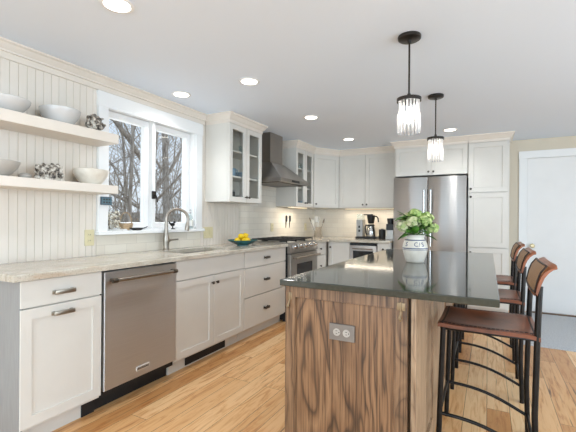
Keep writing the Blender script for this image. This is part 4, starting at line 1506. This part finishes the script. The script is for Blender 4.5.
# small digital thermometer stuck to the casing
t = thing('thermometer', 'small blue digital thermometer on the left window casing under the shelf', 'thermometer', (W + 0.028, 1.895, 1.31))
MB(LEFT).box(1.842, 1.935, 1.302, 1.366, W + 0.0225, W + 0.036, 0.003).build('housing', 'bluegrey', t)
MB(LEFT).box(1.849, 1.928, 1.311, 1.357, W + 0.0355, W + 0.0372).build('screen', 'lcd', t)
b = MB(LEFT)
for k in range(3):
    for dz in (0, 0.022):
        a = 1.858 + k * 0.023
        b.box(a, a + 0.015, 1.317 + dz, 1.329 + dz, W + 0.037, W + 0.0378)
b.build('digits', 'ink', t)


# ------------------------------------------------------------------ switches and outlets on the walls
def wall_plate(fr, a0, a1, b0, b1, c, label, cat, gangs, material='plate', rocker=False, name='wall_outlet'):
    t = thing(name, label, cat, fr @ Vector(((a0 + a1) / 2, (b0 + b1) / 2, c)))
    MB(fr).box(a0, a1, b0, b1, c + 0.0005, c + 0.007, 0.002).build('cover_plate', material, t)
    w = (a1 - a0) / gangs
    for g in range(gangs):
        ac = a0 + w * (g + 0.5)
        bc = (b0 + b1) / 2
        if rocker:
            MB(fr).box(ac - 0.016, ac + 0.016, bc - 0.033, bc + 0.033, c + 0.006, c + 0.0105, 0.002).build('rocker', material, t)
        else:
            for s_ in (-1, 1):
                q = MB(fr).box(ac - 0.015, ac + 0.015, bc + s_ * 0.022 - 0.014, bc + s_ * 0.022 + 0.014, c + 0.006, c + 0.0085, 0.002).build('receptacle', material, t)
                sl = MB(fr)
                sl.box(ac - 0.008, ac - 0.005, bc + s_ * 0.022 - 0.004, bc + s_ * 0.022 + 0.006, c + 0.0083, c + 0.0088)
                sl.box(ac + 0.005, ac + 0.008, bc + s_ * 0.022 - 0.004, bc + s_ * 0.022 + 0.006, c + 0.0083, c + 0.0088)
                sl.build('slots', 'ink', q)
    return t


wall_plate(LEFT, 1.732, 1.806, 0.994, 1.114, W, 'almond outlet on the beadboard left of the window', 'outlet', 1)
wall_plate(LEFT, 3.045, 3.19, 0.994, 1.114, W, 'almond double switch plate on the beadboard right of the window', 'switch', 2, rocker=True, name='light_switch')
wall_plate(LEFT, 4.42, 4.492, 1.03, 1.145, W, 'pale outlet on the tile behind the range', 'outlet', 1, material='plate')
wall_plate(LEFT, 5.49, 5.56, 1.02, 1.135, W, 'pale outlet on the tile near the far corner', 'outlet', 1, material='plate')
wall_plate(BACK, -1.26, -1.19, 1.05, 1.165, -YB + 0.01, 'pale outlet on the back tile beside the refrigerator', 'outlet', 1, material='whiteplate')
for y_, lab in ((4.862, 'left one of two slim black knives hanging on the tile'), (4.972, 'right one of two slim black knives hanging on the tile')):
    t = thing('kitchen_knife', lab, 'knife', (W + 0.012, y_, 1.07), 'slim knives on the tile')
    MB(LEFT).box(y_ - 0.013, y_ + 0.013, 1.165, 1.255, W + 0.001, W + 0.020, 0.005).build('handle', 'blackplastic', t)
    MB(LEFT).prism([(y_ - 0.012, 1.07), (y_ + 0.004, 1.085), (y_ + 0.012, 1.13), (y_ + 0.012, 1.168), (y_ - 0.012, 1.168)], W + 0.001, W + 0.004).build('blade', 'blackmetal', t)

# ------------------------------------------------------------------ lemons in a teal bowl
LBX, LBY = -2.34, 3.345
bowl('fruit_bowl', 'wide teal bowl holding lemons on the granite counter', LBX, LBY, CT, 0.168, 0.058, 'teal', 0.38, 0.006, 'bowl', None, 1.3)
lem = MB()
lem.lathe([(0, -0.042), (0.006, -0.040), (0.012, -0.034), (0.024, -0.024), (0.031, -0.010), (0.032, 0.004), (0.028, 0.020), (0.018, 0.032), (0.008, 0.038), (0.004, 0.043), (0, 0.043)], (0, 0, 0), 18)
lemon = lem.build('lemon', 'lemon', smooth=True, origin=(0, 0, 0))
spots = [(-0.012, -0.085, 0.052, 80, 20, 'leftmost lemon in the teal bowl'), (0.042, -0.025, 0.050, 80, 95, 'front lemon in the teal bowl'),
         (0.02, 0.058, 0.052, 84, 40, 'rightmost lemon in the teal bowl'), (-0.062, -0.012, 0.052, 82, 150, 'lemon at the back of the teal bowl'),
         (-0.045, 0.072, 0.055, 80, 10, 'lemon at the back right of the teal bowl'),
         (-0.012, -0.022, 0.096, 76, 60, 'lemon on top of the pile in the teal bowl, left of the other'), (-0.006, 0.046, 0.099, 70, 120, 'lemon on top of the pile in the teal bowl, right of the other')]
for i, (dx, dy, dz, tilt, az, lab) in enumerate(spots):
    o = lemon if i == 0 else lemon.copy()
    if i:
        C.objects.link(o)
    o.location = (LBX + dx, LBY + dy, CT + dz)
    o.rotation_euler = (R(tilt), 0, R(az))
    tag(o, lab, 'lemon', 'lemons in the teal bowl')

# ------------------------------------------------------------------ far corner: utensils, coffee maker and neighbours
ux, uy = -2.40, 5.50
t = thing('utensil_crock', 'steel utensil crock in the far corner of the counter', 'crock', (ux, uy, CT))
MB().lathe([(0, 0), (0.060, 0), (0.062, 0.004), (0.062, 0.165), (0.064, 0.17), (0.060, 0.17), (0.058, 0.006), (0, 0.006)], (ux, uy, CT), 28).build('crock', 'chrome', t, smooth=True)
ut = [('spoon', -0.035, -0.02, 0.30, -0.10, -0.03, 'nickel'), ('spatula', 0.0, 0.03, 0.31, -0.045, 0.03, 'whiteplate'), ('ladle', 0.03, 0.0, 0.28, 0.085, 0.01, 'nickel'),
      ('whisk', 0.015, -0.03, 0.31, 0.035, -0.05, 'whiteplate'), ('spoon', -0.01, -0.035, 0.27, -0.04, -0.09, 'whiteplate')]
labs = ['steel spoon leaning left in the utensil crock', 'white spatula standing in the middle of the utensil crock', 'steel ladle leaning right in the utensil crock', 'white whisk in the utensil crock, right of the spatula', 'white spoon at the front of the utensil crock']
for (nm, bx, by, ln, tx, ty, mt), lab in zip(ut, labs):
    p0 = Vector((ux + bx * 0.6, uy + by * 0.6, CT + 0.008))
    p1 = Vector((ux + bx * 0.6 + tx, uy + by * 0.6 + ty, CT + ln))
    # keep the shaft inside the rim where it leaves the crock
    t = thing(nm, lab, nm, p0, 'utensils in the crock')
    q = p0.lerp(p1, 0.75)
    MB().tube([p0, q], [0.004, 0.005], 8).build('shaft', mt, t, smooth=True)
    hb = MB(Matrix.Translation(p1.lerp(q, 0.3)) @ (p1 - p0).to_track_quat('Z', 'Y').to_matrix().to_4x4())
    if nm == 'spatula':
        hb.box(-0.028, 0.028, -0.003, 0.003, -0.05, 0.045, 0.002)
    elif nm == 'whisk':
        for k in range(4):
            a = k * PI / 4
            hb.tube([(math.cos(a) * 0.026 * math.sin(PI * u / 8), math.sin(a) * 0.026 * math.sin(PI * u / 8), -0.055 + 0.10 * (u / 8)) for u in range(9)], 0.0022, 5)
    else:
        hb.sphere((0, 0, 0), 0.034, 14, 8, (0.85, 0.35, 1.15))
    hb.build('head', mt, t, smooth=True)

cx, cy = -1.62, 5.60
t = thing('coffee_maker', 'silver and black drip coffee maker with steel carafe on the back counter', 'coffee maker', (cx, cy, CT))
MB().box(cx - 0.165, cx + 0.155, cy - 0.09, cy + 0.09, CT, CT + 0.028, 0.006).build('base', 'blackplastic', t)
MB().box(cx - 0.155, cx - 0.055, cy - 0.075, cy + 0.075, CT + 0.028, CT + 0.29, 0.008).build('tower', 'greyplastic', t)
MB().box(cx - 0.150, cx - 0.062, cy - 0.065, cy + 0.065, CT + 0.29, CT + 0.372, 0.006).build('water_tank', 'clear', t)
MB().box(cx - 0.055, cx + 0.08, cy - 0.03, cy + 0.03, CT + 0.352, CT + 0.372, 0.006).build('outlet_arm', 'blackplastic', t)
MB().lathe([(0, 0.225), (0.035, 0.225), (0.045, 0.235), (0.062, 0.345), (0.062, 0.352), (0, 0.352)], (cx + 0.055, cy, CT), 24).build('brew_basket', 'blackplastic', t, smooth=True)
MB().tube([(cx + 0.110, cy - 0.01, CT + 0.335), (cx + 0.145, cy - 0.02, CT + 0.335), (cx + 0.165, cy - 0.02, CT + 0.31), (cx + 0.172, cy - 0.02, CT + 0.25)], 0.010, 10).build('basket_handle', 'blackplastic', t, smooth=True)
cf = MB().lathe([(0, 0.029), (0.068, 0.029), (0.072, 0.04), (0.068, 0.12), (0.056, 0.17), (0.050, 0.19), (0, 0.19)], (cx + 0.055, cy, CT), 28).build('carafe', 'chrome', t, smooth=True)
MB().lathe([(0, 0.189), (0.054, 0.189), (0.054, 0.208), (0.04, 0.218), (0, 0.218)], (cx + 0.055, cy, CT), 24).build('lid', 'blackplastic', cf, smooth=True)
MB().tube([(cx + 0.02, cy - 0.055, CT + 0.20), (cx + 0.005, cy - 0.095, CT + 0.205), (cx - 0.002, cy - 0.108, CT + 0.17), (cx + 0.003, cy - 0.098, CT + 0.09), (cx + 0.012, cy - 0.072, CT + 0.06)], 0.010, 10).build('carafe_handle', 'blackplastic', cf, smooth=True)
b = MB()
for z in (0.10, 0.16):
    b.box(cx - 0.118, cx - 0.092, cy - 0.080, cy - 0.074, CT + z, CT + z + 0.035, 0.002)
b.build('switch', 'blackplastic', t)
tag(MB().lathe([(0, 0), (0.048, 0), (0.05, 0.004), (0.05, 0.135), (0.046, 0.142), (0.02, 0.145), (0.02, 0.152), (0, 0.152)], (-1.395, 5.60, CT), 24).build('coffee_canister', 'blackplastic', smooth=True), 'black canister to the right of the coffee maker', 'canister')
t = thing('coffee_grinder', 'dark coffee grinder with steel band beside the refrigerator', 'coffee grinder', (-1.265, 5.58, CT))
MB().box(-1.325, -1.205, 5.51, 5.65, CT, CT + 0.05, 0.006).build('base', 'greyplastic', t)
MB().box(-1.315, -1.215, 5.52, 5.64, CT + 0.05, CT + 0.135, 0.004).build('body', 'greyplastic', t)
MB().box(-1.318, -1.212, 5.515, 5.645, CT + 0.135, CT + 0.225, 0.004).build('grinder_head', 'blackplastic', t)
MB().lathe([(0, 0.225), (0.045, 0.225), (0.055, 0.30), (0.052, 0.308), (0, 0.31)], (-1.265, 5.58, CT), 20).build('hopper', 'blackplastic', t, smooth=True)

# ------------------------------------------------------------------ glassware behind the cabinet doors
glassm = MB().lathe([(0, 0), (0.028, 0), (0.034, 0.10), (0.032, 0.10), (0.026, 0.006), (0, 0.006)], (0, 0, 0), 16).build('drinking_glass', 'clear', smooth=True, origin=(0, 0, 0))
gx = W + 0.15
gl = [(GY0 + 0.10, 2), (GY0 + 0.19, 2), (GY0 + 0.42, 2), (GY0 + 0.51, 2), (HY0 + 0.12, 2), (HY0 + 0.22, 2), (HY0 + 0.40, 2), (HY0 + 0.48, 2)]
zz = (ZU0 + 0.018, SHELF_Z[0] + 0.009, SHELF_Z[1] + 0.009)
wh = ['left glass-door cabinet', 'right glass-door cabinet']
od = ['first', 'second', 'third', 'fourth']
for i, (y_, s_) in enumerate(gl):
    o = glassm if i == 0 else glassm.copy()
    if i:
        C.objects.link(o)
    o.location = (gx + 0.02, y_, zz[s_])
    tag(o, '%s drinking glass from the left on the top shelf of the %s' % (od[i % 4], wh[i // 4]), 'glass', 'glasses in the wall cabinets')
mug = thing('mug', 'blue mug on the middle shelf of the left glass-door cabinet', 'mug', (gx, GY0 + 0.15, zz[1]), 'mugs in the wall cabinets')
MB().lathe([(0, 0), (0.04, 0), (0.043, 0.01), (0.043, 0.10), (0.039, 0.10), (0.038, 0.012), (0, 0.012)], (gx, GY0 + 0.15, zz[1]), 20).build('cup', 'blueglass', mug, smooth=True)
MB().tube([(gx + 0.040, GY0 + 0.15, zz[1] + 0.085), (gx + 0.068, GY0 + 0.15, zz[1] + 0.08), (gx + 0.070, GY0 + 0.15, zz[1] + 0.035), (gx + 0.041, GY0 + 0.15, zz[1] + 0.022)], 0.006, 8).build('handle', 'blueglass', mug, smooth=True)
dup(mug, (gx, GY0 + 0.27, zz[1]), 'blue mug right of its twin on the middle shelf of the left glass-door cabinet')
bowl('bowl', 'pale blue bowl on the middle shelf, right side of the left glass-door cabinet', gx, GY0 + 0.45, zz[1], 0.075, 0.07, 'blueglass', 0.5)
t = thing('storage_box', 'small black box on the bottom of the left glass-door cabinet', 'box', (gx, GY0 + 0.19, zz[0]))
MB().box(gx - 0.05, gx + 0.05, GY0 + 0.12, GY0 + 0.26, zz[0], zz[0] + 0.10, 0.004).build('body', 'blackplastic', t)
MB().box(gx - 0.053, gx + 0.053, GY0 + 0.117, GY0 + 0.263, zz[0] + 0.10, zz[0] + 0.122, 0.004).build('lid', 'greyplastic', t)
bowl('bowl', 'white bowl on the bottom of the left glass-door cabinet, right side', gx, GY0 + 0.46, zz[0], 0.075, 0.07, 'ceramic', 0.5)
bowl('bowl', 'white bowl on the middle shelf of the right glass-door cabinet', gx, HY0 + 0.16, zz[1], 0.075, 0.075, 'ceramic', 0.5)
bowl('bowl', 'grey bowl on the middle shelf of the right glass-door cabinet', gx, HY0 + 0.42, zz[1], 0.075, 0.07, 'greyceramic', 0.5)
bowl('bowl', 'white bowl on the bottom of the right glass-door cabinet', gx, HY0 + 0.18, zz[0], 0.075, 0.075, 'ceramic', 0.5)
bowl('bowl', 'pale blue bowl on the bottom of the right glass-door cabinet', gx, HY0 + 0.42, zz[0], 0.07, 0.07, 'blueglass', 0.5)

# ------------------------------------------------------------------ vase and hydrangeas on the island
vx, vy, vz = -0.443, 2.69, 0.914
t = thing('vase', 'cream stoneware vase with navy bands and letters on the island', 'vase', (vx, vy, vz))
VP = [(0.0, 0.0), (0.056, 0.0), (0.060, 0.006), (0.068, 0.03), (0.078, 0.065), (0.083, 0.095), (0.081, 0.12), (0.071, 0.145), (0.061, 0.158), (0.058, 0.166), (0.063, 0.182), (0.066, 0.188)]
inner = [(0.060, 0.188), (0.054, 0.168), (0.065, 0.145), (0.075, 0.118), (0.076, 0.09), (0.06, 0.02), (0, 0.012)]
MB().lathe(VP + inner, (vx, vy, vz), 48).build('body', 'stoneware', t, smooth=True, angle=60)


def vr(z):
    for (r0, z0), (r1, z1) in zip(VP[1:], VP[2:]):
        if z0 <= z <= z1:
            return r0 + (r1 - r0) * (z - z0) / (z1 - z0)
    return VP[-1][0]


for z, h in ((0.150, 0.006), (0.094, 0.006), (0.086, 0.0025)):
    MB().lathe([(vr(z) - 0.003, z), (vr(z) + 0.0008, z), (vr(z + h) + 0.0008, z + h), (vr(z + h) - 0.003, z + h)], (vx, vy, vz), 48).build('band', 'navy', t, smooth=True)
to_cam = math.atan2(-vy, -vx)
for ch, off in (('S', -0.060), ('C', 0.006), ('/', 0.029), ('S', 0.052)):
    def warp(co, off=off):
        z = 0.124 + co.y
        r = vr(z) + 0.0006 + co.z
        a = to_cam + (co.x + off) / 0.08
        return (vx + r * math.cos(a), vy + r * math.sin(a), vz + z)
    text_mesh(ch, 0.040, 'navy', Matrix(), t, 'lettering', 0.0012, warp=warp)

t = thing('hydrangea_bouquet', 'bunch of pale green hydrangeas with leaves standing in the vase', 'flowers', (vx, vy, vz + 0.03), None)
rnd = random.Random(11)
heads = [(-0.085, -0.01, 0.245, 0.058, 'petal2'), (-0.035, -0.055, 0.275, 0.056, 'petal2'), (0.005, 0.02, 0.325, 0.060, 'petal'), (0.075, 0.0, 0.305, 0.058, 'petal'), (0.100, -0.045, 0.235, 0.048, 'petal'),
         (-0.03, 0.06, 0.30, 0.055, 'petal2'), (0.06, 0.075, 0.26, 0.055, 'petal'), (0.045, -0.06, 0.285, 0.050, 'petal')]
right = Vector((math.cos(YAW), math.sin(YAW), 0))
fwd = Vector((-math.sin(YAW), math.cos(YAW), 0))
for hx_, hy_, hz_, hr_, pm in heads:
    hr_ *= 0.84
    c = Vector((vx, vy, vz)) + right * hx_ + fwd * hy_ + Vector((0, 0, hz_))
    st = MB().tube([(vx + rnd.uniform(-0.02, 0.02), vy + rnd.uniform(-0.02, 0.02), vz + 0.03), (vx + (c.x - vx) * 0.25, vy + (c.y - vy) * 0.25, vz + 0.19), c - Vector((0, 0, 0.03))], 0.0035, 6).build('stem', 'stem', t, smooth=True)
    b = MB()
    for k in range(70):
        d_ = Vector((rnd.gauss(0, 1), rnd.gauss(0, 1), rnd.gauss(0.2, 1))).normalized()
        p_ = c + Vector((d_.x, d_.y, d_.z * 0.8)) * hr_ * rnd.uniform(0.82, 1.05)
        q_ = d_.to_track_quat('Z', 'Y').to_matrix().to_4x4()
        b.M = Matrix.Translation(p_) @ q_ @ Matrix.Rotation(rnd.uniform(0, PI), 4, 'Z')
        s_ = rnd.uniform(0.010, 0.014)
        for w_ in range(4):
            a = w_ * PI / 2
            ca, sa = math.cos(a), math.sin(a)
            L4 = [(0, 0, 0), (0.6, 0.55, 0.25), (1.25, 0, 0.15), (0.6, -0.55, 0.25)]
            b.f([b.v(((x_ * ca - y_ * sa) * s_, (x_ * sa + y_ * ca) * s_, z_ * s_)) for x_, y_, z_ in L4])
    b.M = Matrix()
    b.sphere(c, hr_ * 0.78, 12, 8, (1, 1, 0.8))
    b.build('flower_head', pm, t)


def leaf(b, base, tip, width, up, droop=0.02):
    base, tip = Vector(base), Vector(tip)
    ax = tip - base
    side = ax.cross(up).normalized()
    nrm = side.cross(ax).normalized()
    rows = []
    for k in range(8):
        u = k / 7
        w_ = width * math.sin(PI * min(1, u * 0.93 + 0.06)) ** 0.8 * (1.15 - 0.5 * u)
        p_ = base + ax * u - Vector((0, 0, droop)) * u * u * 2
        rows.append([b.v(p_ - side * w_ + nrm * w_ * 0.25), b.v(p_), b.v(p_ + side * w_ + nrm * w_ * 0.25)])
    for r0_, r1_ in zip(rows, rows[1:]):
        for k in range(2):
            b.f((r0_[k], r0_[k + 1], r1_[k + 1], r1_[k]))


for k in range(52):
    a = k * 2.4 + rnd.uniform(-0.3, 0.3)
    el = rnd.uniform(-0.15, 0.8)
    z_ = vz + 0.185 + 0.13 * rnd.random()
    rr = rnd.uniform(0.085, 0.145)
    base_ = (vx + 0.03 * math.cos(a), vy + 0.03 * math.sin(a), z_)
    tip_ = (vx + rr * 1.1 * math.cos(a), vy + rr * 1.1 * math.sin(a), z_ + rr * math.sin(el) * 0.9)
    b = MB()
    leaf(b, base_, tip_, rnd.uniform(0.024, 0.036), Vector((0, 0, 1)), rnd.uniform(0.0, 0.022))
    b.build('leaf', 'leaf', t, smooth=True)

# ------------------------------------------------------------------ recessed lights
LX = -1.652
RL = [(LX, 1.251, 'nearest recessed ceiling light, at the top edge of the picture'), (LX, 2.431, 'second recessed ceiling light of the long row, counting from the camera'),
      (LX, 3.589, 'third recessed ceiling light of the long row, before the range hood'), (LX, 4.794, 'farthest recessed ceiling light of the long row, before the corner cabinets'),
      (-2.348, 2.419, 'recessed ceiling light by the crown above the sink window'), (-0.406, 4.822, 'recessed ceiling light in front of the refrigerator cabinet')]
rl0 = None
for i, (x, y, lab) in enumerate(RL):
    if rl0 is None:
        rl0 = thing('recessed_light', lab, 'ceiling light', (x, y, CEIL - 0.006), 'recessed ceiling lights')
        MB().lathe([(0.062, 0.005), (0.080, 0.005), (0.082, 0.003), (0.078, -0.001), (0.066, -0.003), (0.062, 0.0)], (x, y, CEIL - 0.006), 32).build('trim_ring', 'white', rl0, smooth=True)
        MB().lathe([(0.0, -0.006), (0.035, -0.005), (0.063, 0.0), (0.063, 0.004), (0, 0.004)], (x, y, CEIL - 0.006), 32).build('lens', 'lens', rl0, smooth=True)
        o = rl0
    else:
        o = dup(rl0, (x, y, CEIL - 0.006), lab)
    lamp('downlight', 'SPOT', (0, 0, -0.02), DOWNLIGHT_W * 4.0, DOWNLIGHT_COL, (0, 0, 0), o, spot_size=R(150), spot_blend=0.8, shadow_soft_size=0.06)
# the row goes on behind the camera
for x, y in ((LX, 0.05), (LX, -1.15), (-0.406, -0.2), (0.9, -0.2), (0.9, 2.4)):
    lamp('downlight', 'SPOT', (x, y, CEIL - 0.03), DOWNLIGHT_W * 4.0, DOWNLIGHT_COL, (0, 0, 0), None, spot_size=R(150), spot_blend=0.8, shadow_soft_size=0.06)

# ------------------------------------------------------------------ pendants
cm = MB()
cm.prism([(0.0072 * math.cos(PI * k / 3), 0.0048 * math.sin(PI * k / 3)) for k in range(6)], 0.0, 0.112, 0.0012)
CRYSTAL = None


def pendant(x, y, lab):
    global CRYSTAL
    t = thing('pendant_light', lab, 'pendant lamp', (x, y, CEIL), 'crystal pendants over the island')
    zb, zt_ = 1.714, 1.914
    r = 0.064
    MB().lathe([(0, 0), (0.064, 0), (0.066, -0.004), (0.064, -0.018), (0.058, -0.022), (0.012, -0.024), (0.010, -0.040), (0, -0.040)], (x, y, CEIL), 32).build('ceiling_canopy', 'bronze', t, smooth=True)
    MB().tube([(x, y, CEIL - 0.03), (x, y, zt_ + 0.02)], 0.0055, 10).build('rod', 'bronze', t, smooth=True)
    b = MB()
    b.lathe([(r + 0.001, zt_ - 0.018), (r + 0.005, zt_ - 0.018), (r + 0.005, zt_ + 0.002), (0.010, zt_ + 0.012), (0.010, zt_ + 0.028), (0, zt_ + 0.028), (0, zt_ + 0.004), (r + 0.001, zt_ - 0.002)], (x, y, 0), 36)
    b.build('top_ring', 'bronze', t, smooth=True)
    MB().lathe([(0, 0), (0.014, 0), (0.016, -0.008), (0.016, -0.055), (0, -0.056)], (x, y, zt_ + 0.003), 16).build('socket', 'bronze', t, smooth=True)
    MB().lathe([(0, 0), (0.010, 0), (0.013, -0.02), (0.022, -0.05), (0.024, -0.07), (0.018, -0.09), (0, -0.098)], (x, y, zt_ - 0.05), 18).build('bulb', 'bulb', t, smooth=True)
    n = 18
    for tier in range(2):
        for k in range(n):
            a = 2 * PI * (k + 0.5 * tier) / n
            if CRYSTAL is None:
                o = cm.build('crystal', 'crystal', origin=(0, 0, 0))
                CRYSTAL = o
            else:
                o = CRYSTAL.copy()
                C.objects.link(o)
            o.parent = t
            rr = r - 0.002 - 0.006 * tier
            o.location = (rr * math.cos(a), rr * math.sin(a), (zt_ - 0.112 - 0.008 - CEIL) if tier == 1 else (zb - CEIL))
            o.rotation_euler = (0, 0, a + PI / 2)
    lamp('pendant_glow', 'POINT', (0, 0, (zt_ - 0.11) - CEIL), PENDANT_W, (1.0, 0.93, 0.84), (0, 0, 0), t, shadow_soft_size=0.03)
    return t


pendant(-0.413, 2.265, 'nearer crystal pendant lamp hanging over the island')
pendant(-0.405, 3.45, 'farther crystal pendant lamp hanging over the island, before the refrigerator')

# ------------------------------------------------------------------ under-cabinet lights
for (x, y, sx_, sy_, lab) in ((-1.60, YB - 0.19, 0.80, 0.06, 'slim light strip under the two-door wall cabinet'),
                              (W + 0.20, (HY0 + HY1) / 2, 0.06, 0.50, 'slim light strip under the far glass-door cabinet')):
    t = thing('under_cabinet_light', lab, 'light strip', (x, y, ZU0 - 0.014))
    MB().box(x - sx_ / 2, x + sx_ / 2, y - sy_ / 2, y + sy_ / 2, ZU0 - 0.009, ZU0 - 0.0003, 0.001).build('housing', 'whiteplate', t)
    MB().box(x - sx_ / 2 + 0.004, x + sx_ / 2 - 0.004, y - sy_ / 2 + 0.004, y + sy_ / 2 - 0.004, ZU0 - 0.013, ZU0 - 0.0085).build('diffuser', 'strip', t)
    lamp('under_cabinet_glow', 'AREA', (0, 0, -0.004), UNDERCAB_W * 2.4, (1.0, 0.90, 0.76), (0, 0, 0), t, shape='RECTANGLE', size=sx_, size_y=sy_)

# ------------------------------------------------------------------ rug before the white door
b = MB()
b.prism([(0.30, 4.28), (1.45, 4.28), (1.45, 5.78), (0.30, 5.78)], 0.0, 0.010, 0.003)
tag(b.build('rug', 'rug'), 'grey woven rug on the floor in front of the white door', 'rug')


# ------------------------------------------------------------------ winter woods outside the window
def ground_z(x, y):
    d = max(0, -x - 6)
    return -0.55 + 0.055 * d + 0.15 * math.sin(x * 0.35) * math.sin(y * 0.27)


b = MB()
nx, ny = 24, 26
gv = [[b.v((-3.3 - 52 * (i / nx) ** 1.6, -20 + 90 * j / ny, ground_z(-3.3 - 52 * (i / nx) ** 1.6, -20 + 90 * j / ny))) for j in range(ny + 1)] for i in range(nx + 1)]
for i in range(nx):
    for j in range(ny):
        b.f((gv[i][j], gv[i][j + 1], gv[i + 1][j + 1], gv[i + 1][j]))
struct(b.build('ground', 'forest', smooth=True, origin=(0, 0, 0)))


def make_tree(seed, height, r0, fine):
    rnd = random.Random(seed)
    b = MB()

    def branch(p, d, ln, r, depth):
        n = 5 if depth == 0 else 4
        pts, rs = [p.copy()], [r]
        q = p.copy()
        dd = d.copy()
        kids = []
        for k in range(n):
            dd = (dd + Vector((rnd.gauss(0, 1), rnd.gauss(0, 1), rnd.gauss(0.15, 0.6))) * (0.05 if depth == 0 else 0.2)).normalized()
            q = q + dd * ln / n
            pts.append(q.copy())
            rs.append(r * (1 - 0.75 * (k + 1) / n) if depth else r * (1 - 0.6 * (k + 1) / n))
            if depth < fine:
                lo_ = 0 if depth else 0
                for _ in range(2 if depth == 0 else (2 if rnd.random() < 0.8 else 1)):
                    if depth == 0 and k < 0:
                        continue
                    kids.append((q.copy(), dd.copy(), rs[-1]))
        b.tube(pts, rs, 9 if depth == 0 else (5 if depth == 1 else 3), caps=False)
        for kp, kd, kr in kids:
            az = rnd.uniform(0, 2 * PI)
            sp = Vector((math.cos(az), math.sin(az), rnd.uniform(0.1, 0.9))).normalized()
            nd = (kd * 0.55 + sp * 0.9).normalized()
            branch(kp - kd * ln / n * rnd.uniform(0, 0.8), nd, ln * rnd.uniform(0.34, 0.52) if depth == 0 else ln * rnd.uniform(0.45, 0.65), max(0.006, kr * rnd.uniform(0.35, 0.55)), depth + 1)

    branch(Vector((0, 0, -0.3)), Vector((rnd.uniform(-0.06, 0.06), rnd.uniform(-0.06, 0.06), 1)).normalized(), height, r0, 0)
    return b.build('tree', 'bark', smooth=True, origin=(0, 0, 0), angle=80)


protos = [make_tree(1, 8.0, 0.13, 3), make_tree(2, 7.0, 0.08, 3), make_tree(3, 9.5, 0.17, 3), make_tree(4, 6.5, 0.05, 2)]
rnd = random.Random(5)
used = [False] * 4
LAB = 'bare grey winter tree in the woods outside the window'
# (kind, x, y / -x): a loose stand on both sides of the sight line through the window
STAND = [(2, -8.0, 0.845), (0, -9.5, 0.955), (3, -7.0, 0.79), (1, -13.0, 0.775), (1, -14.0, 1.03), (3, -11.0, 0.905), (0, -10.0, 1.25), (1, -8.5, 0.60)]
for k, x, u in STAND:
    o = protos[k] if not used[k] else protos[k].copy()
    if used[k]:
        C.objects.link(o)
    used[k] = True
    o.location = (x, -x * u, ground_z(x, -x * u))
    o.rotation_euler = (0, 0, rnd.uniform(0, 2 * PI))
    s_ = rnd.uniform(0.9, 1.1)
    o.scale = (s_, s_, s_)
    tag(o, LAB, 'tree', 'bare trees outside the window')
# the far tangle of trunks and brush that nobody could count
b = MB()
for k in range(190):
    x = -17 - 22 * rnd.random()
    y = -x * rnd.uniform(0.45, 1.45)
    z = ground_z(x, y) - 0.2
    h_ = rnd.choice((1.6, 2.2, 3.0, 5.0, 8.0, 11.0)) * rnd.uniform(0.7, 1.1)
    r_ = 0.010 + 0.008 * h_ * rnd.uniform(0.5, 1.2)
    p = Vector((x, y, z))
    pts = [p.copy()]
    d = Vector((rnd.gauss(0, 0.08), rnd.gauss(0, 0.08), 1))
    for q in range(5):
        d = (d + Vector((rnd.gauss(0, 0.09), rnd.gauss(0, 0.09), 0))).normalized()
        p = p + d * h_ / 5
        pts.append(p.copy())
    b.tube(pts, [r_, r_ * 0.9, r_ * 0.75, r_ * 0.55, r_ * 0.35, r_ * 0.12], 4, caps=False)
    for _ in range(7):
        q = pts[rnd.randint(1, 4)]
        a = rnd.uniform(0, 2 * PI)
        l_ = h_ * rnd.uniform(0.12, 0.3)
        e_ = q + Vector((math.cos(a), math.sin(a), rnd.uniform(0.3, 1.2))) * l_
        b.tube([q, (q + e_) / 2 + Vector((0, 0, -0.03 * l_)), e_], [r_ * 0.3, r_ * 0.2, r_ * 0.08], 3, caps=False)
o = b.build('distant_woods', 'bark', smooth=True, origin=(0, 0, 0), angle=80)
tag(o, 'far tangle of bare trunks and brush beyond the nearer trees', 'woods')
o['kind'] = 'stuff'
